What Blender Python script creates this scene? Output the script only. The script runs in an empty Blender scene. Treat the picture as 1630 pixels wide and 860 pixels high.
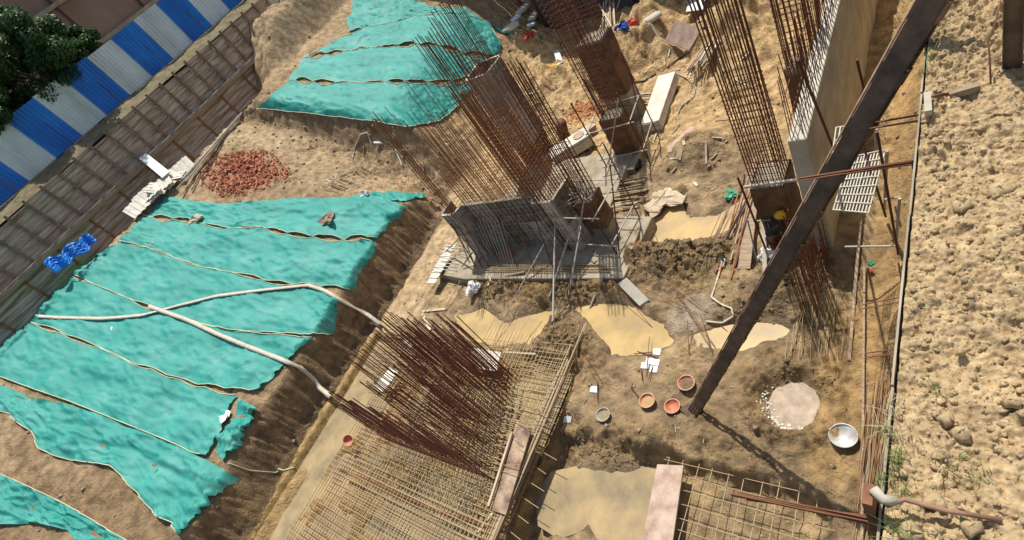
import bpy, math, random
import numpy as np
from mathutils import Vector, Matrix, Quaternion
random.seed(7); rng = np.random.default_rng(7)
S = bpy.context.scene; COL = S.collection
R = math.radians

# ---------------------------------------------------------------- camera, light
F = 840.; CAMZ = 12.
ROLL, PIT, YAW = R(39.95), R(36.2), R(55.5)
_n = np.array([math.sin(ROLL), math.cos(ROLL), 0.]); _t = np.array([math.cos(ROLL), -math.sin(ROLL), 0.]); _z = np.array([0, 0, 1.])
_dn = math.cos(PIT)*_n + math.sin(PIT)*_z
_fh = -math.sin(PIT)*_n + math.cos(PIT)*_z
M = np.array([-math.sin(YAW)*_fh + math.cos(YAW)*_t, math.cos(YAW)*_fh + math.sin(YAW)*_t, -_dn])
cam = bpy.data.cameras.new('camera'); co = bpy.data.objects.new('camera', cam); COL.objects.link(co); S.camera = co
rt, up, bk = M @ np.array([1, 0, 0]), -(M @ np.array([0, 1, 0])), -(M @ np.array([0, 0, 1]))
mw = Matrix.Identity(4)
for i in range(3):
    mw[i][0], mw[i][1], mw[i][2] = rt[i], up[i], bk[i]
mw[2][3] = CAMZ
co.matrix_world = mw
cam.sensor_width = 36; cam.lens = 36*F/1630; cam.clip_start = .05; cam.clip_end = 1000

SUNV = Vector((-.165, .408, 1)).normalized()          # towards the sun
elev = math.asin(SUNV.z)
w = bpy.data.worlds.new('World'); S.world = w; w.use_nodes = True
nt = w.node_tree; bg = nt.nodes['Background']; sk = nt.nodes.new('ShaderNodeTexSky')
sk.sky_type = 'NISHITA'; sk.sun_disc = False; sk.sun_elevation = elev
sk.sun_rotation = math.atan2(SUNV.x, SUNV.y); sk.air_density = 1.2; sk.dust_density = 2.0
nt.links.new(sk.outputs[0], bg.inputs[0]); bg.inputs[1].default_value = .11
sd = bpy.data.lights.new('sun', 'SUN'); sd.energy = 4.6; sd.angle = R(.53); sd.color = (1, .95, .86)
so = bpy.data.objects.new('sun', sd); COL.objects.link(so); so.rotation_euler = SUNV.to_track_quat('Z', 'Y').to_euler()
S.view_settings.view_transform = 'Standard'; S.view_settings.look = 'None'
S.view_settings.exposure = .18; S.view_settings.gamma = 1

# ---------------------------------------------------------------- geometry of the place from measured directions
def ray(px, py): return M @ np.array([(px-815)/F, (py-430)/F, 1.])
def at(px, py, z=0.):
    r = ray(px, py); return Vector(np.array([0, 0, CAMZ]) + r*((z-CAMZ)/r[2]))
def atx(px, py, x):
    r = ray(px, py); return Vector(np.array([0, 0, CAMZ]) + r*(x/r[0]))
def zup(px, py, b):
    "height above the foot b at which a vertical from b passes the direction px,py"
    r = ray(px, py); h = math.hypot(r[0], r[1]); return CAMZ + r[2]/h*math.hypot(b[0], b[1])

# ---------------------------------------------------------------- noise
def _h(ix, iy, s):
    a = (ix.astype(np.int64)*374761393 + iy.astype(np.int64)*668265263 + s*974711) & 0xffffffff
    a = ((a ^ (a >> 13))*1274126177) & 0xffffffff
    return ((a ^ (a >> 16)) & 0xffff)/65535.
def vn(x, y, s=0):
    x = np.asarray(x, float); y = np.asarray(y, float)
    ix, iy = np.floor(x), np.floor(y); fx, fy = x-ix, y-iy
    fx = fx*fx*fx*(fx*(fx*6-15)+10); fy = fy*fy*fy*(fy*(fy*6-15)+10)
    a, b, c, d = _h(ix, iy, s), _h(ix+1, iy, s), _h(ix, iy+1, s), _h(ix+1, iy+1, s)
    return (a+(b-a)*fx)*(1-fy) + (c+(d-c)*fx)*fy
def fbm(x, y, o=4, s=0, g=.5):
    v, a, t = 0, 1, 0
    for i in range(o):
        v = v + a*(vn(x, y, s+i)-.5); t += a; a *= g
        x, y = x*1.93*.8+y*1.93*.6+7.1, -x*1.93*.6+y*1.93*.8+3.3
    return v/t*2
def clod(x, y, s=0):
    "rounded lumps (distance to jittered cell points)"
    ix, iy = np.floor(x), np.floor(y); best = np.full(np.shape(x), 9.)
    hh = np.zeros(np.shape(x))
    for dx in (-1, 0, 1):
        for dy in (-1, 0, 1):
            cx, cy = ix+dx, iy+dy
            px = cx+.5+.8*(_h(cx, cy, s)-.5); py = cy+.5+.8*(_h(cx, cy, s+1)-.5)
            r = .35+.75*_h(cx, cy, s+2)
            d = np.hypot(x-px, y-py)
            v = np.sqrt(np.clip(1-(d/(r*.75))**2, 0, 1))*r
            hh = np.maximum(hh, v)
    return hh
def ss(a, b, x):
    t = np.clip((x-a)/(b-a), 0, 1); return t*t*(3-2*t)
def pdist(x, y, poly):
    "signed distance, positive inside"
    ins = np.zeros(x.shape, bool); d = np.full(x.shape, 1e9); n = len(poly)
    for i in range(n):
        (ax, ay), (bx, by) = poly[i], poly[(i+1) % n]
        vx, vy = bx-ax, by-ay; t = np.clip(((x-ax)*vx+(y-ay)*vy)/(vx*vx+vy*vy+1e-9), 0, 1)
        d = np.minimum(d, np.hypot(x-ax-t*vx, y-ay-t*vy))
        c = ((ay > y) != (by > y)) & (x < (bx-ax)*(y-ay)/((by-ay) if by != ay else 1e-9)+ax)
        ins ^= c
    return np.where(ins, d, -d)
def sdseg(x, y, a, b):
    vx, vy = b[0]-a[0], b[1]-a[1]; t = np.clip(((x-a[0])*vx+(y-a[1])*vy)/(vx*vx+vy*vy+1e-9), 0, 1)
    return np.hypot(x-a[0]-t*vx, y-a[1]-t*vy)
def P2(l, z=0): return [tuple(at(px, py, z)[:2]) for px, py in l]

PUD = [  # outline, level
 (P2([(1012,392),(1020,350),(1050,345),(1068,325),(1085,316),(1096,345),(1122,345),(1160,325),(1188,316),(1188,345),(1150,365),(1120,378),(1060,388)]), -.05),
 (P2([(915,490),(960,483),(1010,490),(1050,518),(1064,542),(1020,555),(975,560),(950,532),(935,505)]), -.05),
 (P2([(726,502),(770,492),(800,515),(850,497),(885,493),(872,522),(840,542),(790,547),(745,537),(730,522)]), -.05),
 (P2([(1112,534),(1160,513),(1240,510),(1257,525),(1235,541),(1180,550),(1125,547)]), -.05),
 (P2([(868,790),(890,762),(960,752),(1060,748),(1035,850),(960,852),(938,822),(905,842),(875,830)], -.5), -.5),
]
PUD_SL = P2([(1222,640),(1232,622),(1255,610),(1280,610),(1298,625),(1300,645),(1292,668),(1270,680),(1240,678),(1226,662)])
WETG = P2([(1075,485),(1110,468),(1140,478),(1135,510),(1100,530),(1060,520)])
MOUND = [ # px,py, rx,ry,height,rough
 (1130,255,1.3,1.4,.55,.15),(1010,95,2.4,1.9,1.7,.5),(880,150,2.2,1.8,1.2,.55),(860,85,2.2,1.6,1.2,.5),(1050,40,2.0,1.1,1.2,.3),
 (1180,80,1.4,2,.8,.4),(1190,30,1.6,2,.9,.4),(900,545,.8,.7,.35,.5),(870,560,.6,.6,.25,.5),(1185,460,.75,.45,.45,.5),(1110,250,.8,.8,.35,.2),
 (1040,505,.5,.4,.25,.3),(1290,460,.8,.5,.25,.6),(560,285,2.5,1.4,.6,.5),(640,300,1.6,1,.45,.5),(960,720,.8,.4,.15,.4),(1050,300,.9,.8,.22,.3)]
MOUND = [(at(a, b)[0], at(a, b)[1], c, d, e, f) for a, b, c, d, e, f in MOUND]
RIDGE = [(at(1015,415), at(1150,408), .5, .55, .9), (at(1030,430), at(1100,440), .5, .25, .8),
         (at(770,458), at(850,470), .45, .25, .8), (at(860,478), at(985,462), .5, .28, .9), (at(1150,500), at(1250,480), .35, .25, .5),
         (at(885,520), at(925,560), .4, .25, .8), (at(890,700), at(1050,712), .45, .18, .6), (at(880,600), at(960,560), .5, .14, .7),
         (at(1230,570), at(1320,590), .35, .12, .6), (at(1260,500), at(1350,520), .5, .14, .6),(at(1190,600), at(1230,690), .3, .1, .5),(at(1130,690), at(1190,740), .4, .12, .5)]

def zplane(X): return 1.6+.42*(X-20.5)
def H(x, y):
    x = np.asarray(x, float); y = np.asarray(y, float); X = -x
    big = fbm(x*.5, y*.5, 3, 11); n1 = fbm(x*1.3, y*1.3, 4, 3); n2 = fbm(x*4.5, y*4.5, 4, 5, .6)
    # --- pit floor
    rp = ss(-.05, .3, fbm(x*.75, y*.75, 3, 40)); rough = .05+.17*rp
    z = .05+.05*big+.035*n1+rough*.55*n2
    m = np.zeros_like(x); rg = np.zeros_like(x)
    for a, b, rx, ry, h, f in MOUND:
        g = np.exp(-(((x-a)/rx)**2+((y-b)/ry)**2)); m = m+h*g*(1+.5*n1); rg = np.maximum(rg, f*g)
    for a, b, wd, h, f in RIDGE:
        d = sdseg(x, y, a, b)+.18*n1; g = np.exp(-(d/wd)**2); m = m+h*g*(1+.4*n1); rg = np.maximum(rg, f*g)
    lump = clod(x*6.5+.5*n2, y*6.5+.4*n1, 60); z = z+m+rg*(.28*n2+.13*lump-.05)+.05*rp*lump*ss(-17, -15, x)
    cr = np.hypot(x-at(1262,645)[0], y-at(1262,645)[1]); z = z+.16*np.exp(-((cr-.85)/.22)**2)*(1+n2)
    z = z-.2*ss(24, 28, y)+.25*ss(16, 20, y)*n1
    # concrete blinding on the left of the floor is flatter
    fl = ss(-17.3, -18.0, x)*ss(5.6, 6.2, y)*(1-ss(12.5, 14.5, y)); z = z*(1-.75*fl)
    # sunken part under the big mat, and the lower part near the camera
    low = ss(-8.75, -9.05, x+.05*n1)*ss(6.0, 5.6, y+.25*n1)*ss(-19.3, -19.2, x+.05*n1); z = z*(1-.6*low)-.34*low
    low2 = ss(-8.95, -8.75, x)*ss(3.95, 3.6, y+.22*n1)*(1-ss(-2.3, -1.9, x)); z = z*(1-.35*low2)-.5*low2
    dk = ss(-9.0, -8.85, x)*ss(-7.9, -8.4, x+.2*n1)*ss(4.4, 3.9, y); z = z-.35*dk
    for poly, lv in PUD:
        d = pdist(x, y, poly)+.22*n1+.14*n2; k = ss(-.42, .25, d); z = z*(1-k)+(lv-.11)*k+.03*n2*k
    d = pdist(x, y, PUD_SL)+.09*n2+.05*n1; k = ss(-.22, .12, d); z = z*(1-k)+(-.14)*k
    # right hand earth slope against the sheet wall
    z = z+1.25*ss(-2.05, -.5, x)*ss(5.2, 8.5, y)*(1+.25*n1)
    pt_ = np.exp(-((x+18.8)/.3)**2)*ss(.4, -.8, y); z = z+.33*pt_*(1+.5*n1)
    z = z+.17*low*ss(-17.9, -17.3, x)*ss(-.05, .4, fbm(x*.9, y*.9, 4, 88))
    # --- left berm
    xe = 20.3+.22*n1+.10*n2+.10*big-.45*ss(1, -4, y)+.3*ss(8, 12, y)
    soft = ss(15.2, 17.5, y)
    facew = .42+3.9*soft
    zp = zplane(X)+.18*big+.05*n1+.025*n2
    zp = zp+1.05*ss(15.2, 16.4, y+.3*n1)
    gul = np.exp(-((y-13.7-.12*(X-20))/1.5)**2)*(1-.75*ss(24, 31, X)); zp = zp-1.25*gul*(1+.3*n1)+.18*gul*n2
    crest = 7.35+.15*n1+2.9*ss(17, 22, y)*ss(31, 34, X)+.3*n1*ss(17, 22, y)
    crest = crest+.10*n2
    k = ss(32.6, 33.6, X); zc = np.where(X > 33.1, np.minimum(zp, 9), zp)
    zl = np.minimum(zp, zp*(1-k)+crest*k)
    zl = np.where(zp > 7.2, zp*(1-k)+crest*k, zp)
    zl = np.where((y > 17) & (X > 30), zp+(crest-zp)*k, zl)
    notch = ss(34.3+.2*n1, 34.9+.2*n1, X)*(1-ss(16.5, 19, y)); zl = zl-2.6*notch
    t = ss(xe-facew*.12, xe+facew*.88, X)
    t = t**(.8)
    z = z*(1-t)+zl*t+(.20*n2+.16*lump+.25*n1)*(4*t*(1-t))*.8+.05*rp*lump*t
    # cut at the foot of the berm
    z = z-.5*np.exp(-((X-(xe-.33))/.24)**2)*(1-ss(12, 14, y))
    return z

GX, GY = np.arange(-36.4, .1, .06), np.arange(-7, 33, .06)
_gx, _gy = np.meshgrid(GX, GY); GH = H(_gx, _gy)
def hb(x, y):
    fx = np.clip((np.asarray(x, float)-GX[0])/.06, 0, len(GX)-1.001); fy = np.clip((np.asarray(y, float)-GY[0])/.06, 0, len(GY)-1.001)
    ix, iy = fx.astype(int), fy.astype(int); fx, fy = fx-ix, fy-iy
    return (GH[iy, ix]*(1-fx)+GH[iy, ix+1]*fx)*(1-fy)+(GH[iy+1, ix]*(1-fx)+GH[iy+1, ix+1]*fx)*fy
def march(px, py):
    "points of the ground seen in directions px,py"
    px = np.asarray(px, float); py = np.asarray(py, float)
    d = np.stack([(px-815)/F, (py-430)/F, np.ones_like(px)], -1) @ M.T
    d = d/np.linalg.norm(d, axis=-1, keepdims=True)
    hit = np.full(px.shape, 60.); done = np.zeros(px.shape, bool)
    for t in np.arange(8, 60, .1):
        p = d*t; below = (p[..., 2]+CAMZ) < hb(p[..., 0], p[..., 1]); new = below & ~done
        hit[new] = t; done |= below
    lo, hi = hit-.1, hit.copy()
    for _ in range(7):
        mid = (lo+hi)/2; p = d*mid[..., None]; b = (p[..., 2]+CAMZ) < hb(p[..., 0], p[..., 1])
        hi = np.where(b, mid, hi); lo = np.where(b, lo, mid)
    p = d*hi[..., None]; p[..., 2] += CAMZ
    return p
def G(px, py, off=0.):
    p = march([px], [py])[0]; return Vector((p[0], p[1], p[2]+off))
def gz(x, y): return float(hb(x, y))

# ---------------------------------------------------------------- materials
def mat(name, c1, c2=None, scale=3, rough=.8, bump=.0, bscale=None, metal=0., attr=None, wet=None, detail=6, trans=0., bdist=.02, c3=None, stretch=None, bump2=0, lo=.36, hi=.66):
    m = bpy.data.materials.new(name); m.use_nodes = True; N = m.node_tree.nodes; L = m.node_tree.links
    b = N['Principled BSDF']; b.inputs['Roughness'].default_value = rough; b.inputs['Metallic'].default_value = metal
    tc = N.new('ShaderNodeTexCoord'); src = tc.outputs['Object']
    if stretch:
        mp = N.new('ShaderNodeMapping'); mp.inputs['Scale'].default_value = stretch; L.new(src, mp.inputs[0]); src = mp.outputs[0]
    no = N.new('ShaderNodeTexNoise'); no.inputs['Scale'].default_value = scale; no.inputs['Detail'].default_value = detail; no.inputs['Roughness'].default_value = .62
    L.new(src, no.inputs['Vector'])
    cr = N.new('ShaderNodeValToRGB'); cr.color_ramp.elements[0].position = lo; cr.color_ramp.elements[1].position = hi
    cr.color_ramp.elements[0].color = (*c1, 1); cr.color_ramp.elements[1].color = (*(c2 or c1), 1)
    if c3:
        e = cr.color_ramp.elements.new(.52); e.color = (*c3, 1)
    L.new(no.outputs['Fac'], cr.inputs[0]); out = cr.outputs[0]
    if attr:
        at_ = N.new('ShaderNodeAttribute'); at_.attribute_name = attr
        mx = N.new('ShaderNodeMix'); mx.data_type = 'RGBA'; mx.blend_type = 'MULTIPLY'; mx.inputs[0].default_value = 1
        L.new(at_.outputs['Color'], mx.inputs[6]); L.new(out, mx.inputs[7]); out = mx.outputs[2]
        rm = N.new('ShaderNodeMapRange'); rm.inputs['To Min'].default_value = rough; rm.inputs['To Max'].default_value = .22
        L.new(at_.outputs['Alpha'], rm.inputs['Value']); L.new(rm.outputs[0], b.inputs['Roughness'])
    L.new(out, b.inputs['Base Color'])
    if bump:
        n2 = N.new('ShaderNodeTexNoise'); n2.inputs['Scale'].default_value = bscale or scale*4; n2.inputs['Detail'].default_value = 8; n2.inputs['Roughness'].default_value = .7
        L.new(src, n2.inputs['Vector']); bp = N.new('ShaderNodeBump'); bp.inputs['Strength'].default_value = bump; bp.inputs['Distance'].default_value = bdist
        L.new(n2.outputs['Fac'], bp.inputs['Height']); L.new(bp.outputs[0], b.inputs['Normal'])
        if bump2:
            n3 = N.new('ShaderNodeTexVoronoi'); n3.feature = 'F1'; n3.inputs['Scale'].default_value = bump2; L.new(src, n3.inputs['Vector'])
            n4 = N.new('ShaderNodeTexNoise'); n4.inputs['Scale'].default_value = 1.6; n4.inputs['Detail'].default_value = 4; L.new(src, n4.inputs['Vector'])
            r4 = N.new('ShaderNodeMapRange'); r4.inputs['From Min'].default_value = .45; r4.inputs['From Max'].default_value = .62; r4.inputs['To Min'].default_value = .03; r4.inputs['To Max'].default_value = .75; L.new(n4.outputs['Fac'], r4.inputs['Value'])
            b2 = N.new('ShaderNodeBump'); b2.inputs['Distance'].default_value = .05; b2.invert = True; L.new(r4.outputs[0], b2.inputs['Strength'])
            L.new(n3.outputs['Distance'], b2.inputs['Height']); L.new(bp.outputs[0], b2.inputs['Normal']); L.new(b2.outputs[0], b.inputs['Normal'])
    if trans:
        tr = N.new('ShaderNodeBsdfTranslucent'); L.new(out, tr.inputs[0]); ms = N.new('ShaderNodeMixShader'); ms.inputs[0].default_value = trans
        o = N['Material Output']; L.new(b.outputs[0], ms.inputs[1]); L.new(tr.outputs[0], ms.inputs[2]); L.new(ms.outputs[0], o.inputs[0])
    return m
MT = {}
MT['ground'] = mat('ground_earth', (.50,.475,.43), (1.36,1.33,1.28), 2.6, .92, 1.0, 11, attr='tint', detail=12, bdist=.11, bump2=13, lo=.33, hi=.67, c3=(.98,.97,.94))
MT['bank'] = mat('bank_earth', (.34,.24,.125), (.57,.425,.235), 8, .95, .9, 45, detail=8, bdist=.012)
MT['clod'] = mat('clod_earth', (.35,.25,.13), (.57,.425,.24), 9, .95, .8, 60, bdist=.01)
MT['rubble'] = mat('rubble', (.22,.16,.10), (.42,.33,.22), 3, .9, .6, 20)
MT['water'] = mat('muddy_water', (.29,.22,.14), (.52,.365,.165), .75, .12, .1, 3, bdist=.008, c3=(.44,.315,.14), lo=.30, hi=.62)
MT['waterpale'] = mat('pale_muddy_water', (.36,.27,.16), (.56,.40,.18), .8, .3, .1, 3, bdist=.01)
MT['watergreen'] = mat('standing_water', (.21,.17,.11), (.43,.32,.165), .8, .2, .15, 3, bdist=.01)
MT['slurry'] = mat('pale_slurry', (.25,.185,.12), (.44,.34,.25), 3.5, .3, .5, 9, bdist=.03, detail=10)
for k_ in ('water', 'waterpale', 'watergreen', 'slurry'): MT[k_].node_tree.nodes['Principled BSDF'].inputs['Specular IOR Level'].default_value = .3 if k_ == 'water' else .14
MT['net'] = mat('green_net', (.022,.31,.26), (.20,.55,.48), .55, .55, .7, 11, trans=.26, bdist=.04, c3=(.05,.42,.355), detail=12, lo=.28, hi=.78, stretch=(1, 1.6, 1))
MT['hem'] = mat('net_hem', (.50,.48,.30), (.62,.60,.42), 8, .8)
MT['hose'] = mat('flat_hose', (.48,.42,.32), (.62,.56,.45), 6, .7)
MT['rust'] = mat('rusty_steel', (.11,.042,.02), (.26,.10,.042), 9, .75, .3, 60, bdist=.003)
MT['post'] = mat('brown_post', (.17,.105,.06), (.32,.21,.13), 3, .85)
MT['rustr'] = mat('red_rusty_steel', (.13,.042,.025), (.30,.105,.06), 9, .75, .3, 60, bdist=.003)
MT['rustd'] = mat('dark_rusty_steel', (.06,.022,.015), (.12,.04,.022), 9, .7)
MT['rusto'] = mat('orange_rusty_steel', (.21,.085,.03), (.38,.165,.065), 7, .8)
MT['steelpale'] = mat('dusty_steel', (.34,.25,.13), (.50,.38,.21), 9, .7)
MT['pipe'] = mat('scaffold_pipe', (.32,.27,.21), (.5,.46,.4), 6, .5)
MT['beam'] = mat('raker_steel', (.075,.052,.032), (.20,.125,.075), 3.5, .7, .3, 25, detail=10)
MT['beamedge'] = mat('raker_edge_rust', (.09,.04,.024), (.19,.085,.05), 7, .75, .4, 30)
MT['conc'] = mat('concrete', (.25,.205,.14), (.42,.36,.26), 1.6, .9, .35, 14, c3=(.33,.28,.195))
MT['concw'] = mat('pale_concrete', (.42,.385,.31), (.60,.56,.46), 1.4, .9, .3, 14)
MT['form'] = mat('form_steel', (.32,.28,.21), (.58,.53,.43), 1.6, .75, .3, 20)
MT['form2'] = mat('form_steel_light', (.45,.41,.33), (.70,.65,.56), 2.4, .75, .3, 20)
MT['form3'] = mat('form_steel_dark', (.20,.17,.12), (.42,.37,.28), 2.4, .75, .3, 20)
MT['formw'] = mat('white_form_steel', (.52,.48,.40), (.70,.66,.56), 2.5, .7, .2, 20)
MT['burlap'] = mat('wet_burlap', (.09,.045,.022), (.24,.125,.06), 2.5, .9, .8, 12, bdist=.04)
MT['wood'] = mat('weathered_board', (.22,.15,.095), (.40,.30,.20), 2, .85, .3, 20, stretch=(1, 9, 9))
MT['woodd'] = mat('timber_lagging', (.24,.165,.12), (.72,.58,.45), 1.1, .9, .4, 12, stretch=(1, .55, 7), c3=(.50,.37,.27))
MT['woodl'] = mat('pale_timber', (.42,.33,.21), (.58,.47,.33), 3, .85, .2, 20)
MT['ply'] = mat('pinkish_plywood', (.27,.17,.12), (.56,.43,.34), 3, .8, .4, 25, detail=12, c3=(.45,.33,.255), lo=.3, hi=.7)
MT['plys'] = mat('stained_plywood', (.12,.055,.04), (.42,.31,.20), 2.2, .7, .2, 20, detail=3)
MT['brick'] = mat('brick', (.36,.12,.06), (.58,.25,.14), 4, .9, .4, 20)
MT['blue'] = mat('blue_sheet', (.004,.12,.46), (.012,.23,.72), .8, .45, c3=(.006,.18,.63), detail=10, stretch=(1, 1, .35))
MT['white'] = mat('white_sheet', (.52,.55,.51), (.76,.80,.78), .8, .5, c3=(.68,.73,.70), detail=10, stretch=(1, 1, .35))
MT['basin'] = mat('clay_red_basin', (.48,.15,.07), (.56,.2,.1), 4, .6)
MT['basinrim'] = mat('basin_rim', (.62,.3,.2), (.7,.38,.26), 4, .6)
MT['basing'] = mat('grey_basin', (.3,.28,.25), (.42,.4,.36), 4, .45)
MT['basinw'] = mat('white_basin', (.30,.29,.27), (.62,.61,.58), 3, .4)
MT['mud'] = mat('mud_fill', (.12,.085,.05), (.2,.14,.085), 12, .8, .8, 30)
MT['black'] = mat('black_rubber', (.03,.03,.03), (.05,.05,.05), 4, .5)
MT['plastic'] = mat('white_plastic', (.68,.68,.66), (.8,.8,.78), 5, .4)
MT['leaf'] = mat('leaves', (.018,.055,.012), (.075,.16,.03), .6, .5, trans=.38)
MT['grass'] = mat('grass_blades', (.09,.17,.03), (.2,.28,.07), 2, .6, trans=.3)
MT['straw'] = mat('dry_straw', (.45,.36,.2), (.6,.5,.3), 2, .7)
MT['bark'] = mat('bark', (.08,.055,.035), (.14,.1,.07), 4, .9)
MT['bldg'] = mat('brown_render', (.26,.165,.115), (.32,.21,.15), .6, .9)
MT['glass'] = mat('dark_glass', (.02,.022,.025), (.03,.03,.035), 1, .1)
MT['yellow'] = mat('yellow_helmet', (.75,.42,.01), (.8,.47,.02), 2, .3)
MT['skin'] = mat('skin', (.16,.08,.05), (.2,.1,.06), 5, .6)
MT['shirtd'] = mat('dark_shirt', (.02,.017,.02), (.035,.03,.035), 12, .8)
MT['print'] = mat('shirt_print', (.3,.13,.06), (.35,.17,.08), 12, .8)
MT['trouser'] = mat('maroon_trousers', (.07,.02,.02), (.10,.035,.03), 8, .8)
MT['red'] = mat('red_fabric', (.4,.03,.02), (.5,.06,.04), 5, .7)
MT['greenp'] = mat('green_plastic', (.02,.25,.12), (.04,.35,.18), 5, .5)
MT['bluep'] = mat('blue_plastic', (.01,.05,.28), (.02,.08,.35), 3, .4)
MT['orange'] = mat('orange_sand', (.42,.17,.06), (.52,.24,.1), 5, .9, .8, 20)

# ---------------------------------------------------------------- object helpers
WL = {}
def wloc(o): return WL.get(o.name, Vector((0, 0, 0))) if o else Vector((0, 0, 0))
def tag(o, label=None, cat=None, group=None, kind=None):
    if label: o['label'] = label
    if cat: o['category'] = cat
    if group: o['group'] = group
    if kind: o['kind'] = kind
    return o
def thing(name, loc, label, cat, group=None):
    o = bpy.data.objects.new(name, None); COL.objects.link(o); o.empty_display_size = .2
    o.location = loc; WL[o.name] = Vector(loc); return tag(o, label, cat, group)
def mesh(name, V, Fc, m, parent=None, smooth=False, origin=None):
    V = np.array([tuple(v) for v in V], float) if not isinstance(V, np.ndarray) else V
    if parent is not None: org = wloc(parent)
    elif origin is not None: org = Vector(origin)
    else: org = Vector(((V[:, 0].min()+V[:, 0].max())/2, (V[:, 1].min()+V[:, 1].max())/2, V[:, 2].min()))
    me = bpy.data.meshes.new(name)
    if isinstance(Fc, np.ndarray):
        n = len(Fc); me.vertices.add(len(V)); me.vertices.foreach_set('co', (V-np.array(org)).ravel())
        me.loops.add(n*4); me.loops.foreach_set('vertex_index', Fc.ravel().astype(np.int32))
        me.polygons.add(n); me.polygons.foreach_set('loop_start', np.arange(0, n*4, 4, dtype=np.int32))
        me.update(calc_edges=True); me.validate()
    else:
        me.from_pydata((V-np.array(org)).tolist(), [], Fc); me.update()
    for mm in (m if isinstance(m, (list, tuple)) else [m]): me.materials.append(mm)
    if smooth: me.polygons.foreach_set('use_smooth', [True]*len(me.polygons))
    o = bpy.data.objects.new(name, me); COL.objects.link(o)
    if parent is not None: o.parent = parent; WL[o.name] = org
    else: o.location = org; WL[o.name] = org
    return o
class MB:
    def __init__(s): s.v = []; s.f = []
    def add(s, v, f):
        k = len(s.v); s.v += [Vector(q) for q in v]; s.f += [tuple(i+k for i in q) for q in f]; return s
    def hexa(s, p):
        return s.add(p, [(0,3,2,1),(4,5,6,7),(0,1,5,4),(1,2,6,5),(2,3,7,6),(3,0,4,7)])
    def box(s, c, d, rot=None, bev=0):
        c = Vector(c); h = Vector(d)/2; P = []
        for z in (-1, 1):
            for x, y in ((-1,-1),(1,-1),(1,1),(-1,1)):
                q = Vector((x*h.x, y*h.y, z*h.z)); P.append(c+(rot @ q if rot else q))
        return s.hexa(P)
    def beam(s, a, b, wd, th, side=None):
        "rectangular bar from a to b; wd along side, th across"
        a, b = Vector(a), Vector(b); ax = (b-a).normalized(); sd = Vector(side) if side is not None else Vector((0, 0, 1)).cross(ax)
        if sd.length < 1e-3: sd = Vector((1, 0, 0))
        sd = (sd-ax*sd.dot(ax)).normalized(); t = ax.cross(sd)
        P = []
        for e in (a, b):
            for x, y in ((-1,-1),(1,-1),(1,1),(-1,1)): P.append(e+sd*x*wd/2+t*y*th/2)
        return s.hexa(P)
    def tube(s, pts, r, n=6, r2=None, cap=True):
        pts = [Vector(p) for p in pts]; k = len(s.v); m = len(pts); prev = None
        for i, p in enumerate(pts):
            t = (pts[min(i+1, m-1)]-pts[max(i-1, 0)]).normalized()
            if prev is None:
                u = t.orthogonal().normalized()
            else: u = (prev-t*prev.dot(t)).normalized()
            prev = u; v = t.cross(u); rr = r if r2 is None else r+(r2-r)*i/(m-1)
            for j in range(n):
                a = 2*math.pi*j/n; s.v.append(p+(u*math.cos(a)+v*math.sin(a))*rr)
        for i in range(m-1):
            for j in range(n):
                a, b = k+i*n+j, k+i*n+(j+1) % n; s.f.append((a, b, b+n, a+n))
        if cap: s.f.append(tuple(k+j for j in range(n))[::-1]); s.f.append(tuple(k+(m-1)*n+j for j in range(n)))
        return s
    def lathe(s, c, prof, n=24, rot=None):
        c = Vector(c); k = len(s.v); m = len(prof)
        for r, z in prof:
            for j in range(n):
                a = 2*math.pi*j/n; q = Vector((r*math.cos(a), r*math.sin(a), z)); s.v.append(c+(rot @ q if rot else q))
        for i in range(m-1):
            for j in range(n):
                a, b = k+i*n+j, k+i*n+(j+1) % n; s.f.append((a, b, b+n, a+n))
        return s
    def build(s, name, m, parent=None, smooth=False, origin=None): return mesh(name, s.v, s.f, m, parent, smooth, origin)
_unit = {}
def unit(m, n=6):
    key = (m.name, n)
    if key not in _unit:
        b = MB().tube([(0, 0, 0), (0, 0, 1)], 1, n); me = bpy.data.meshes.new('bar_mesh')
        me.from_pydata([tuple(v) for v in b.v], [], b.f); me.materials.append(m)
        me.polygons.foreach_set('use_smooth', [len(p.vertices) == 4 for p in me.polygons]); _unit[key] = me
    return _unit[key]
def bar(name, a, b, r, m, parent=None):
    a, b = Vector(a), Vector(b); d = b-a
    o = bpy.data.objects.new(name, unit(m)); COL.objects.link(o)
    o.location = a-wloc(parent); o.parent = parent
    o.rotation_mode = 'QUATERNION'; o.rotation_quaternion = d.to_track_quat('Z', 'Y'); o.scale = (r, r, d.length)
    WL[o.name] = a
    return o
def bars(parent, segs, r, m, name='rebar', stuffname='rebars'):
    segs = sorted(segs, key=lambda s: (Vector(s[0])+Vector(s[1])-Vector((0, 0, 24))).length)
    for a, b in segs[:100]: bar(name, a, b, r, m, parent)
    if len(segs) > 100:
        mb = MB()
        for a, b in segs[100:]: mb.tube([a, b], r, 5, cap=False)
        mb.build(stuffname, m, parent, True)['kind'] = 'stuff'

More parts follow.
